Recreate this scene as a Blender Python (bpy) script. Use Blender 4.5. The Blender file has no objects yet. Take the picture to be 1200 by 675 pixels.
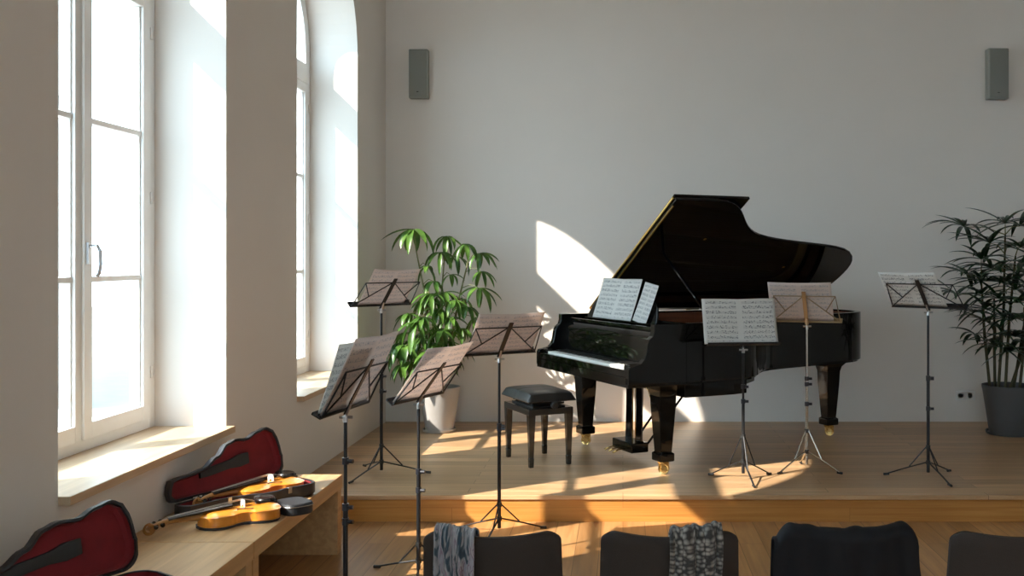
import bpy, bmesh, math, random
from mathutils import Vector, Matrix, Euler, noise
random.seed(7)
PI = math.pi
R = math.radians
scene = bpy.context.scene
col = scene.collection

# ------------------------------------------------------------------ camera, sky, sun, exposure
F = 1200.0; U0, V0 = 730.0, 304.0; CAMZ = 1.582; ST = 0.162      # stage top height
cam = bpy.data.cameras.new('camera'); camo = bpy.data.objects.new('camera', cam); col.objects.link(camo)
camo.location = (0, 0, CAMZ); camo.rotation_euler = (PI/2, 0, 0)
cam.sensor_width = 36; cam.lens = 36*F/1200; cam.shift_x = -(U0-600)/1200; cam.shift_y = -(337.5-V0)/1200
cam.clip_end = 300
scene.camera = camo
w = bpy.data.worlds.new('sky'); scene.world = w; w.use_nodes = True
bg = w.node_tree.nodes['Background']
bg.inputs[0].default_value = (0.62, 0.845, 1.0, 1); bg.inputs[1].default_value = 7.8
sun = bpy.data.lights.new('sun', 'SUN'); suno = bpy.data.objects.new('sun', sun); col.objects.link(suno)
sun.energy = 12.5; sun.angle = R(0.6); sun.color = (1.0, 0.91, 0.78)
suno.rotation_euler = Vector((1, 0.72, -0.96)).to_track_quat('-Z', 'Y').to_euler()
vs = scene.view_settings; vs.view_transform = 'Standard'; vs.look = 'None'; vs.gamma = 1; vs.use_curve_mapping = False
vs.exposure = 0.08

# ------------------------------------------------------------------ helpers
def G(u, v, z=ST):
    d = F*(CAMZ-z)/(v-V0)
    return Vector(((u-U0)/F*d, d, z))
def P(u, v, d):
    return Vector(((u-U0)/F*d, d, CAMZ-(v-V0)/F*d))

class MB:
    def __init__(s): s.v = []; s.f = []; s.uv = {}
    def add(s, vs_, fs_, M=None):
        n = len(s.v)
        for p in vs_:
            p = Vector(p)
            s.v.append(M @ p if M else p)
        for f in fs_: s.f.append(tuple(i+n for i in f))
        return n
    def box(s, a, b, M=None):
        x0, y0, z0 = a; x1, y1, z1 = b
        s.add([(x0,y0,z0),(x1,y0,z0),(x1,y1,z0),(x0,y1,z0),(x0,y0,z1),(x1,y0,z1),(x1,y1,z1),(x0,y1,z1)],
              [(0,3,2,1),(4,5,6,7),(0,1,5,4),(1,2,6,5),(2,3,7,6),(3,0,4,7)], M)
    def tube(s, pts, r, n=8, M=None, flat=1.0):
        pts = [Vector(p) for p in pts]
        rs = r if isinstance(r, (list, tuple)) else [r]*len(pts)
        vs_ = []; fs_ = []
        prev = None
        for i, p in enumerate(pts):
            t = (pts[min(i+1, len(pts)-1)]-pts[max(i-1, 0)]).normalized()
            if prev is None:
                a = Vector((0,0,1)) if abs(t.z) < .9 else Vector((1,0,0))
                x = t.cross(a).normalized()
            else:
                x = (prev - t*prev.dot(t)).normalized()
            prev = x; y = t.cross(x)
            for k in range(n):
                an = 2*PI*k/n
                vs_.append(p + x*math.cos(an)*rs[i] + y*math.sin(an)*rs[i]*flat)
        for i in range(len(pts)-1):
            for k in range(n):
                k2 = (k+1) % n
                fs_.append((i*n+k, i*n+k2, (i+1)*n+k2, (i+1)*n+k))
        fs_.append(tuple(range(n-1, -1, -1))); fs_.append(tuple((len(pts)-1)*n+k for k in range(n)))
        s.add(vs_, fs_, M)
    def lathe(s, prof, n=32, M=None):
        vs_ = []; fs_ = []
        for r, z in prof:
            for k in range(n): vs_.append((r*math.cos(2*PI*k/n), r*math.sin(2*PI*k/n), z))
        for i in range(len(prof)-1):
            for k in range(n):
                k2 = (k+1) % n
                fs_.append((i*n+k, i*n+k2, (i+1)*n+k2, (i+1)*n+k))
        if prof[0][0] > 1e-4: fs_.append(tuple(range(n-1, -1, -1)))
        if prof[-1][0] > 1e-4: fs_.append(tuple((len(prof)-1)*n+k for k in range(n)))
        s.add(vs_, fs_, M)
    def prism(s, poly, z0, z1, M=None):
        n = len(poly)
        s.add([(x, y, z0) for x, y in poly]+[(x, y, z1) for x, y in poly],
              [tuple(range(n-1, -1, -1)), tuple(range(n, 2*n))]+[(i, (i+1) % n, n+(i+1) % n, n+i) for i in range(n)], M)
    def ring(s, a, b, z0, z1, M=None):            # band between two loops of equal count
        n = len(a)
        vv = [(x,y,z0) for x,y in a]+[(x,y,z1) for x,y in a]+[(x,y,z0) for x,y in b]+[(x,y,z1) for x,y in b]
        ff = []
        for i in range(n):
            j = (i+1) % n
            ff += [(i,j,n+j,n+i), (2*n+j,2*n+i,3*n+i,3*n+j), (n+i,n+j,3*n+j,3*n+i), (j,i,2*n+i,2*n+j)]
        s.add(vv, ff, M)
    def build(s, name, mat, parent=None, smooth=False, bevel=0, solid=0, sub=0, label=None, M=None, uv=None, recalc=True):
        me = bpy.data.meshes.new(name)
        me.from_pydata([tuple(p) for p in s.v], [], s.f)
        bm = bmesh.new(); bm.from_mesh(me)
        if recalc: bmesh.ops.recalc_face_normals(bm, faces=bm.faces)
        if uv:
            L = bm.loops.layers.uv.new('UVMap')
            bm.verts.ensure_lookup_table()
            for f in bm.faces:
                for l in f.loops: l[L].uv = uv[l.vert.index]
        bm.to_mesh(me); bm.free()
        if smooth: me.polygons.foreach_set('use_smooth', [True]*len(me.polygons))
        o = bpy.data.objects.new(name, me); col.objects.link(o)
        if mat: me.materials.append(mat)
        if parent: o.parent = parent
        if M: o.matrix_local = M
        if solid:
            m = o.modifiers.new('s', 'SOLIDIFY'); m.thickness = solid; m.offset = 0
        if bevel:
            m = o.modifiers.new('b', 'BEVEL'); m.width = bevel; m.segments = 2; m.limit_method = 'ANGLE'; m.angle_limit = R(35)
        if sub:
            m = o.modifiers.new('u', 'SUBSURF'); m.levels = sub; m.render_levels = sub
        if label: o['label'] = label
        return o
def autosmooth(o, ang=35):
    me = o.data
    bm = bmesh.new(); bm.from_mesh(me)
    for f in bm.faces: f.smooth = True
    for e in bm.edges:
        if len(e.link_faces) == 2 and e.calc_face_angle(0) > R(ang): e.smooth = False
    bm.to_mesh(me); bm.free()
    return o
def tag(o, label, cat, group=None):
    o['label'] = label; o['category'] = cat
    if group: o['group'] = group
    return o
def structure(o, label=None):
    o['kind'] = 'structure'
    if label: o['label'] = label
    return o
def thing(name, label, cat, loc=(0,0,0), rz=0, group=None):
    o = bpy.data.objects.new(name, None); col.objects.link(o); o.empty_display_size = .1
    o.location = loc; o.rotation_euler = (0, 0, rz)
    return tag(o, label, cat, group)
def T(x, y, z): return Matrix.Translation((x, y, z))
def RX(a): return Matrix.Rotation(a, 4, 'X')
def RY(a): return Matrix.Rotation(a, 4, 'Y')
def RZ(a): return Matrix.Rotation(a, 4, 'Z')

# ------------------------------------------------------------------ materials
def nt(name):
    m = bpy.data.materials.new(name); m.use_nodes = True
    return m, m.node_tree, m.node_tree.nodes['Principled BSDF']
def basic(name, c, rough=.5, metal=0, coat=0, noise_amt=.08, nscale=20, bump=0, spec=.5, sheen=0, trans=0):
    m, t, b = nt(name); N = t.nodes; L = t.links
    b.inputs['Roughness'].default_value = rough; b.inputs['Metallic'].default_value = metal
    b.inputs['Coat Weight'].default_value = coat; b.inputs['Coat Roughness'].default_value = .03
    b.inputs['Specular IOR Level'].default_value = spec; b.inputs['Sheen Weight'].default_value = sheen
    tc = N.new('ShaderNodeTexCoord'); n = N.new('ShaderNodeTexNoise'); n.inputs['Scale'].default_value = nscale
    n.inputs['Detail'].default_value = 4
    L.new(tc.outputs['Object'], n.inputs['Vector'])
    r = N.new('ShaderNodeMapRange'); r.inputs['To Min'].default_value = 1-noise_amt; r.inputs['To Max'].default_value = 1+noise_amt
    L.new(n.outputs['Fac'], r.inputs['Value'])
    mx = N.new('ShaderNodeMix'); mx.data_type = 'RGBA'; mx.blend_type = 'MULTIPLY'; mx.inputs['Factor'].default_value = 1
    mx.inputs['A'].default_value = (*c, 1); L.new(r.outputs['Result'], mx.inputs['B'])
    L.new(mx.outputs['Result'], b.inputs['Base Color'])
    if bump:
        bp = N.new('ShaderNodeBump'); bp.inputs['Strength'].default_value = bump; bp.inputs['Distance'].default_value = .01
        L.new(n.outputs['Fac'], bp.inputs['Height']); L.new(bp.outputs['Normal'], b.inputs['Normal'])
    return m
def wood(name, c1, c2, rough=.35, rot=0, plank=None, gap=.002, grain=(1.2, 18), axis='XY', gapdark=.45, vary=.22):
    """oak boards running along X of the (rotated) object coordinates"""
    m, t, b = nt(name); N = t.nodes; L = t.links
    tc = N.new('ShaderNodeTexCoord'); sp = N.new('ShaderNodeSeparateXYZ'); L.new(tc.outputs['Object'], sp.inputs[0])
    cb = N.new('ShaderNodeCombineXYZ')
    a_, b_ = axis[0], axis[1]
    c_ = [k for k in 'XYZ' if k not in axis][0]
    L.new(sp.outputs[a_], cb.inputs[0]); L.new(sp.outputs[b_], cb.inputs[1]); L.new(sp.outputs[c_], cb.inputs[2])
    src = cb.outputs[0]
    fac = None
    if plank:
        br = N.new('ShaderNodeTexBrick'); br.inputs['Scale'].default_value = 1
        br.inputs['Brick Width'].default_value = plank[0]; br.inputs['Row Height'].default_value = plank[1]
        br.inputs['Mortar Size'].default_value = gap; br.inputs['Mortar Smooth'].default_value = 0
        br.inputs['Color1'].default_value = (0,0,0,1); br.inputs['Color2'].default_value = (1,1,1,1); br.inputs['Mortar'].default_value = (.5,.5,.5,1)
        br.offset = .43; br.offset_frequency = 2; br.squash = 1
        L.new(src, br.inputs['Vector'])
        # shift grain per plank
        vm = N.new('ShaderNodeVectorMath'); vm.operation = 'MULTIPLY_ADD'
        L.new(br.outputs['Color'], vm.inputs[0]); vm.inputs[1].default_value = (5, 3, 7); L.new(src, vm.inputs[2])
        src = vm.outputs[0]
    mp = N.new('ShaderNodeMapping'); mp.inputs['Scale'].default_value = (grain[0], grain[1], grain[1]); L.new(src, mp.inputs[0])
    n = N.new('ShaderNodeTexNoise'); n.inputs['Scale'].default_value = 1.6; n.inputs['Detail'].default_value = 8; n.inputs['Distortion'].default_value = .4
    L.new(mp.outputs[0], n.inputs['Vector'])
    cr = N.new('ShaderNodeValToRGB'); cr.color_ramp.elements[0].position = .3; cr.color_ramp.elements[0].color = (*c1, 1)
    cr.color_ramp.elements[1].position = .72; cr.color_ramp.elements[1].color = (*c2, 1)
    L.new(n.outputs['Fac'], cr.inputs[0]); out = cr.outputs[0]
    if plank:
        sx = N.new('ShaderNodeSeparateColor'); L.new(br.outputs['Color'], sx.inputs[0])
        r = N.new('ShaderNodeMapRange'); r.inputs['To Min'].default_value = 1-vary; r.inputs['To Max'].default_value = 1+vary*.5
        L.new(sx.outputs[0], r.inputs['Value'])
        mx = N.new('ShaderNodeMix'); mx.data_type = 'RGBA'; mx.blend_type = 'MULTIPLY'; mx.inputs['Factor'].default_value = 1
        L.new(out, mx.inputs['A']); L.new(r.outputs['Result'], mx.inputs['B'])
        m2 = N.new('ShaderNodeMix'); m2.data_type = 'RGBA'; L.new(br.outputs['Fac'], m2.inputs['Factor'])
        L.new(mx.outputs['Result'], m2.inputs['A'])
        m2.inputs['B'].default_value = (*[k*gapdark for k in c1], 1); out = m2.outputs['Result']
    L.new(out, b.inputs['Base Color'])
    b.inputs['Roughness'].default_value = rough
    r2 = N.new('ShaderNodeMapRange'); r2.inputs['To Min'].default_value = rough-.08; r2.inputs['To Max'].default_value = rough+.12
    L.new(n.outputs['Fac'], r2.inputs['Value']); L.new(r2.outputs['Result'], b.inputs['Roughness'])
    bp = N.new('ShaderNodeBump'); bp.inputs['Strength'].default_value = .06; bp.inputs['Distance'].default_value = .004
    L.new(n.outputs['Fac'], bp.inputs['Height']); L.new(bp.outputs['Normal'], b.inputs['Normal'])
    return m
M = {}
M['plaster'] = basic('plaster', (.81, .76, .71), .9, noise_amt=.025, nscale=2.5, bump=.05, spec=.2)
M['ceiling'] = basic('ceiling_paint', (.80, .76, .70), .9, noise_amt=.02, spec=.2)
M['floor'] = wood('oak_floor', (.34, .16, .055), (.54, .29, .12), .34, plank=(1.9, .13), axis='YX', gap=.0018)
M['stage'] = wood('oak_stage', (.42, .245, .12), (.62, .40, .22), .34, plank=(2.2, .12), axis='XY', gap=.0016)
M['riser'] = wood('oak_riser', (.47, .185, .036), (.60, .285, .07), .4, plank=(2.4, .085), axis='XZ', gap=.0012, gapdark=.7, vary=.1, grain=(1, 30))
M['bench'] = wood('oak_bench', (.46, .255, .105), (.64, .39, .18), .4, axis='YX')
M['sillwood'] = wood('oak_sill', (.52, .35, .21), (.66, .48, .31), .4, axis='YX')
M['frame'] = basic('window_paint', (.87, .87, .86), .35, noise_amt=.02)
M['steel'] = basic('brushed_steel', (.55, .55, .56), .3, 1, noise_amt=.05)
M['black'] = basic('piano_lacquer', (.004, .004, .004), .045, coat=.0, noise_amt=.02, spec=.26)
M['blackkey'] = basic('ebony_key', (.012, .012, .012), .3, noise_amt=.02)
M['ivory'] = basic('ivory_key', (.86, .84, .78), .25, noise_amt=.02)
M['brass'] = basic('brass', (.80, .56, .22), .25, 1, noise_amt=.08)
M['plate'] = basic('gold_iron_plate', (.60, .40, .14), .35, .7, noise_amt=.08)
M['spruce'] = wood('soundboard_spruce', (.50, .30, .12), (.64, .42, .20), .4, axis='YX')
M['mahog'] = wood('mahogany', (.14, .04, .018), (.26, .085, .035), .3, axis='YX')
M['felt'] = basic('red_felt', (.30, .02, .02), .9, noise_amt=.1)
M['leather'] = basic('black_leather', (.018, .019, .020), .34, noise_amt=.15, nscale=60, bump=.15)
M['blackwood'] = basic('black_wood', (.012, .011, .011), .25, coat=.5, noise_amt=.05)
M['standblack'] = basic('black_powder_coat', (.018, .018, .02), .38, .3, noise_amt=.05)
M['standbronze'] = basic('bronze_lacquer', (.30, .215, .12), .35, .6, noise_amt=.05)
M['nickel'] = basic('nickel', (.62, .60, .56), .25, 1, noise_amt=.05)
M['plastic'] = basic('black_plastic', (.02, .02, .02), .45, noise_amt=.05)
M['fabric'] = basic('grey_brown_chair_fabric', (.042, .034, .030), .85, noise_amt=.3, nscale=500, bump=.2, spec=.25)
M['potgrey'] = basic('grey_glazed_pot', (.40, .385, .375), .4, noise_amt=.04)
M['potdark'] = basic('dark_grey_pot', (.085, .09, .095), .45, noise_amt=.05)
M['soil'] = basic('potting_soil', (.05, .033, .022), .95, noise_amt=.5, nscale=60, bump=.6)
M['bark'] = basic('green_brown_stem', (.17, .17, .075), .7, noise_amt=.25, nscale=25)
M['cane'] = basic('palm_cane', (.07, .065, .03), .75, noise_amt=.35, nscale=40)
M['speaker'] = basic('grey_green_speaker_grille', (.235, .245, .225), .75, noise_amt=.08, nscale=300)
M['speakerbox'] = basic('speaker_shell', (.33, .34, .315), .6, noise_amt=.04)
M['dark'] = basic('dark_void', (.01, .01, .01), .8)
M['white'] = basic('white_plastic', (.78, .77, .74), .35, noise_amt=.02)
M['case'] = basic('black_case_cloth', (.022, .022, .026), .5, noise_amt=.25, nscale=200, bump=.15)
M['velvet'] = basic('crimson_velvet', (.20, .007, .011), .8, noise_amt=.35, nscale=14, sheen=.08)
M['violinneck'] = basic('maple_neck', (.42, .19, .05), .3, coat=.4, noise_amt=.15, nscale=40)
M['ebony'] = basic('ebony', (.014, .012, .012), .25, coat=.3)
M['string'] = basic('string_silver', (.7, .7, .7), .3, 1)
M['stone'] = basic('pale_stone', (.085, .082, .078), .9, noise_amt=.35, nscale=2.2, bump=.3)
M['gravel'] = basic('pale_gravel', (.22, .215, .20), .95, noise_amt=.12, nscale=3)
M['knobblue'] = basic('dark_plastic_knob', (.02, .022, .03), .3)

def varnish():
    m, t, b = nt('amber_varnish'); N = t.nodes; L = t.links
    tc = N.new('ShaderNodeTexCoord'); mp = N.new('ShaderNodeMapping'); mp.inputs['Scale'].default_value = (4, 90, 4)
    L.new(tc.outputs['Object'], mp.inputs[0]); n = N.new('ShaderNodeTexNoise'); n.inputs['Scale'].default_value = 1.5; n.inputs['Detail'].default_value = 5
    L.new(mp.outputs[0], n.inputs['Vector'])
    cr = N.new('ShaderNodeValToRGB'); cr.color_ramp.elements[0].color = (.52, .14, .010, 1); cr.color_ramp.elements[1].color = (.92, .37, .045, 1)
    L.new(n.outputs['Fac'], cr.inputs[0]); L.new(cr.outputs[0], b.inputs['Base Color'])
    b.inputs['Roughness'].default_value = .22; b.inputs['Coat Weight'].default_value = .8
    return m
M['varnish'] = varnish()
def leafmat(name, c1, c2, tr=.35):
    m, t, b = nt(name); N = t.nodes; L = t.links
    tc = N.new('ShaderNodeTexCoord'); n = N.new('ShaderNodeTexNoise'); n.inputs['Scale'].default_value = 7; L.new(tc.outputs['Object'], n.inputs['Vector'])
    cr = N.new('ShaderNodeValToRGB'); cr.color_ramp.elements[0].position = .35; cr.color_ramp.elements[1].position = .68
    cr.color_ramp.elements[0].color = (*c1, 1); cr.color_ramp.elements[1].color = (*c2, 1); L.new(n.outputs['Fac'], cr.inputs[0])
    L.new(cr.outputs[0], b.inputs['Base Color']); b.inputs['Roughness'].default_value = .32
    tl = N.new('ShaderNodeBsdfTranslucent'); L.new(cr.outputs[0], tl.inputs[0])
    mx = N.new('ShaderNodeMixShader'); mx.inputs[0].default_value = tr
    L.new(b.outputs[0], mx.inputs[1]); L.new(tl.outputs[0], mx.inputs[2]); L.new(mx.outputs[0], N['Material Output'].inputs[0])
    return m
M['leaf'] = leafmat('green_leaf', (.03, .085, .016), (.13, .255, .045), .32)
M['palm'] = leafmat('dark_palm_leaf', (.008, .036, .013), (.024, .075, .022), .15)
def glass():
    m, t, b = nt('window_glass'); N = t.nodes; L = t.links; N.remove(b)
    tr = N.new('ShaderNodeBsdfTransparent'); tr.inputs[0].default_value = (.97, .98, .98, 1)
    g = N.new('ShaderNodeBsdfGlossy'); g.inputs['Roughness'].default_value = .02
    mx = N.new('ShaderNodeMixShader'); mx.inputs[0].default_value = .04; L.new(tr.outputs[0], mx.inputs[1]); L.new(g.outputs[0], mx.inputs[2])
    L.new(mx.outputs[0], N['Material Output'].inputs[0])
    return m
M['glass'] = glass()
def sheet(name, paper, staves=9, ink=.12, pages=2, tr=.35):
    m, t, b = nt(name); N = t.nodes; L = t.links
    tc = N.new('ShaderNodeTexCoord'); sp = N.new('ShaderNodeSeparateXYZ'); L.new(tc.outputs['UV'], sp.inputs[0])
    def math_(op, a, bb=None, c=None):
        n = N.new('ShaderNodeMath'); n.operation = op
        for i, x in enumerate((a, bb, c)):
            if x is None: continue
            if isinstance(x, (int, float)): n.inputs[i].default_value = x
            else: L.new(x, n.inputs[i])
        return n.outputs[0]
    u = math_('FRACT', math_('MULTIPLY', sp.outputs[0], pages))
    mu = math_('MULTIPLY', math_('GREATER_THAN', u, .09), math_('LESS_THAN', u, .93))
    v = sp.outputs[1]
    mv = math_('MULTIPLY', math_('GREATER_THAN', v, .05), math_('LESS_THAN', v, .94))
    g = math_('FRACT', math_('MULTIPLY', v, staves))
    instave = math_('LESS_THAN', g, .48)
    line = math_('LESS_THAN', math_('FRACT', math_('MULTIPLY', g, 10.4)), .26)
    lines = math_('MULTIPLY', line, instave)
    cb = N.new('ShaderNodeCombineXYZ'); L.new(math_('MULTIPLY', sp.outputs[0], 46), cb.inputs[0]); L.new(math_('MULTIPLY', v, staves*4), cb.inputs[1])
    vo = N.new('ShaderNodeTexVoronoi'); vo.inputs['Scale'].default_value = 1; L.new(cb.outputs[0], vo.inputs['Vector'])
    note = math_('MULTIPLY', math_('LESS_THAN', vo.outputs['Distance'], .36), math_('LESS_THAN', g, .62))
    ink_ = math_('MINIMUM', math_('ADD', math_('MULTIPLY', lines, .55), math_('MULTIPLY', note, .8)), 1)
    ink_ = math_('MULTIPLY', math_('MULTIPLY', ink_, mu), mv)
    mx = N.new('ShaderNodeMix'); mx.data_type = 'RGBA'; L.new(ink_, mx.inputs['Factor'])
    mx.inputs['A'].default_value = (*paper, 1); mx.inputs['B'].default_value = (ink, ink, ink*1.1, 1)
    L.new(mx.outputs['Result'], b.inputs['Base Color']); b.inputs['Roughness'].default_value = .7; b.inputs['Specular IOR Level'].default_value = .2
    tl = N.new('ShaderNodeBsdfTranslucent'); L.new(mx.outputs['Result'], tl.inputs[0])
    ms = N.new('ShaderNodeMixShader'); ms.inputs[0].default_value = tr
    L.new(b.outputs[0], ms.inputs[1]); L.new(tl.outputs[0], ms.inputs[2]); L.new(ms.outputs[0], N['Material Output'].inputs[0])
    return m
M['sheet'] = sheet('sheet_music_paper', (.80, .78, .74), 9)
M['sheetbacklit'] = sheet('backlit_tint_sheet_music_paper', (.74, .64, .585), 9, ink=.34, tr=.45)  # pink glow of backlit pages put into the paper colour, staves faint
def scarfmat(name, ramp, scale, kind='noise'):
    m, t, b = nt(name); N = t.nodes; L = t.links
    tc = N.new('ShaderNodeTexCoord')
    if kind == 'noise':
        n = N.new('ShaderNodeTexNoise'); n.inputs['Scale'].default_value = scale; n.inputs['Detail'].default_value = 2; n.inputs['Distortion'].default_value = 1.2
        mp = N.new('ShaderNodeMapping'); mp.inputs['Scale'].default_value = (1.3, .5, 1); L.new(tc.outputs['UV'], mp.inputs[0]); L.new(mp.outputs[0], n.inputs['Vector']); f = n.outputs['Fac']
    else:
        mp = N.new('ShaderNodeMapping'); mp.inputs['Scale'].default_value = (12, 24, 1); L.new(tc.outputs['UV'], mp.inputs[0])
        n = N.new('ShaderNodeTexVoronoi'); n.inputs['Scale'].default_value = 1; n.inputs['Randomness'].default_value = .6; L.new(mp.outputs[0], n.inputs['Vector']); f = n.outputs['Distance']
        bp = N.new('ShaderNodeBump'); bp.inputs['Strength'].default_value = .9; bp.inputs['Distance'].default_value = .006; bp.invert = True
        L.new(f, bp.inputs['Height']); L.new(bp.outputs['Normal'], b.inputs['Normal'])
    cr = N.new('ShaderNodeValToRGB'); e = cr.color_ramp.elements
    e[0].position, e[0].color = ramp[0][0], (*ramp[0][1], 1); e[1].position, e[1].color = ramp[-1][0], (*ramp[-1][1], 1)
    for p, c in ramp[1:-1]:
        k = e.new(p); k.color = (*c, 1)
    L.new(f, cr.inputs[0]); L.new(cr.outputs[0], b.inputs['Base Color']); b.inputs['Roughness'].default_value = .85; b.inputs['Sheen Weight'].default_value = .2
    return m
M['scarf_floral'] = scarfmat('floral_scarf', [(.34,(.02,.045,.07)),(.42,(.05,.09,.12)),(.455,(.28,.29,.31)),(.56,(.40,.40,.42)),(.61,(.20,.12,.17)),(.66,(.34,.34,.38))], 7)
M['scarf_knit'] = scarfmat('chunky_knit', [(.05,(.40,.385,.35)),(.35,(.23,.22,.20)),(.62,(.03,.03,.03))], 1, 'vor')
M['jacket'] = basic('black_jacket_cloth', (.008, .009, .0115), .75, noise_amt=.2, nscale=30, spec=.25)

# ------------------------------------------------------------------ room shell
XW = -2.077; XG = -2.45; XO = -2.56; XR = 5.6; YB = F*1.42/190; YF = -6.2; ZC = 4.55
YS = F*1.42/276                                # stage front
SPR = 3.17
wins = [(3.765, 5.36), (6.524, 8.014), (-1.75, -.15), (-4.5, -2.9)]  # last two are unseen windows behind the camera, added for fill light
ZS = .71
def wall_left():
    b = MB()
    segs = []; y = YF-.2
    for a, c in sorted(wins):
        segs.append((y, a)); y = c
    segs.append((y, YB+.2))
    for x, fl in ((XW, 0), (XO, 1)):
        for a, c in segs:
            b.add([(x,a,-.05),(x,c,-.05),(x,c,ZC+.1),(x,a,ZC+.1)], [(0,1,2,3)])
        for a, c in wins:
            b.add([(x,a,-.05),(x,c,-.05),(x,c,ZS-.03),(x,a,ZS-.03)], [(0,1,2,3)])
            n = 28; r = (c-a)/2; m = (a+c)/2
            for i in range(n):
                t0 = PI-PI*i/n; t1 = PI-PI*(i+1)/n
                ya, za = m+r*math.cos(t0), SPR+r*math.sin(t0); yb, zb = m+r*math.cos(t1), SPR+r*math.sin(t1)
                b.add([(x,ya,za),(x,yb,zb),(x,yb,ZC+.1),(x,ya,ZC+.1)], [(0,1,2,3)])
    for a, c in wins:
        n = 28; r = (c-a)/2; m = (a+c)/2
        loop = [(a, ZS-.03), (a, SPR)]+[(m+r*math.cos(PI-PI*i/n), SPR+r*math.sin(PI-PI*i/n)) for i in range(1, n)]+[(c, SPR), (c, ZS-.03)]
        k = len(loop)
        b.add([(XW, y_, z_) for y_, z_ in loop]+[(XO, y_, z_) for y_, z_ in loop], [(i, (i+1) % k, k+(i+1) % k, k+i) for i in range(k)])
    o = b.build('wall_left', M['plaster'], recalc=False)
    bm = bmesh.new(); bm.from_mesh(o.data); bmesh.ops.remove_doubles(bm, verts=bm.verts, dist=1e-4); bmesh.ops.recalc_face_normals(bm, faces=bm.faces); bm.to_mesh(o.data); bm.free()
    structure(o, 'pale plaster wall with tall arched window recesses')
wall_left()
def slab(name, a, b_, mat, label=None, bevel=0):
    b = MB(); b.box(a, b_); return structure(b.build(name, mat, bevel=bevel), label)
slab('wall_back', (XW-.1, YB, -.1), (XR+.2, YB+.2, ZC), M['plaster'], 'large pale plaster wall behind the stage')
slab('wall_right', (XR, YF-.2, -.1), (XR+.2, YB, ZC), M['plaster'])
FILL_WIN = [(-1.3, .3), (.9, 2.5)]; FZ0, FZ1 = 1.1, 3.7  # unseen rear windows, added to brighten the back wall
fb = MB(); xs = XW
for x0, x1 in FILL_WIN:
    fb.box((xs, YF-.2, -.1), (x0, YF, ZC)); fb.box((x0, YF-.2, -.1), (x1, YF, FZ0)); fb.box((x0, YF-.2, FZ1), (x1, YF, ZC)); xs = x1
fb.box((xs, YF-.2, -.1), (XR, YF, ZC))
structure(fb.build('wall_front', M['plaster']), 'plaster wall at the rear of the hall with openings added for fill light')
for k, (x0, x1) in enumerate(FILL_WIN):
    fw = MB(); xm = (x0+x1)/2; zm = (FZ0+FZ1)/2
    for a, b_ in (((x0, FZ0), (x0+.07, FZ1)), ((x1-.07, FZ0), (x1, FZ1)), ((x0+.07, FZ0), (x1-.07, FZ0+.07)), ((x0+.07, FZ1-.07), (x1-.07, FZ1)), ((xm-.05, FZ0+.07), (xm+.05, FZ1-.07)), ((x0+.07, zm-.02), (xm-.05, zm+.02)), ((xm+.05, zm-.02), (x1-.07, zm+.02))):
        fw.box((a[0], YF-.14, a[1]), (b_[0], YF-.06, b_[1]))
    fo = fw.build('window_%d' % (k+5), M['frame'], bevel=.003); structure(fo, 'unseen plain window added for fill light in the rear wall')
    gp_ = MB(); gp_.add([(x0+.07, YF-.1, FZ0+.07), (x1-.07, YF-.1, FZ0+.07), (x1-.07, YF-.1, FZ1-.07), (x0+.07, YF-.1, FZ1-.07)], [(0,1,2,3)]); gp_.build('pane', M['glass'], fo)
slab('ceiling', (XW-.1, YF-.2, ZC), (XR+.2, YB+.2, ZC+.15), M['ceiling'])
slab('floor', (XW-.05, YF-.1, -.1), (XR+.05, YB+.1, 0), M['floor'], 'oak plank floor in front of the stage')
st = slab('stage_floor', (XW, YS-.012, .135), (XR, YB, ST), M['stage'], 'low oak stage deck', bevel=.004)
rs = MB(); rs.box((XW, YS, 0), (XR, YS+.03, .135)); rs = rs.build('stage_riser', M['riser']); structure(rs, 'honey oak front riser of the stage')

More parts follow.
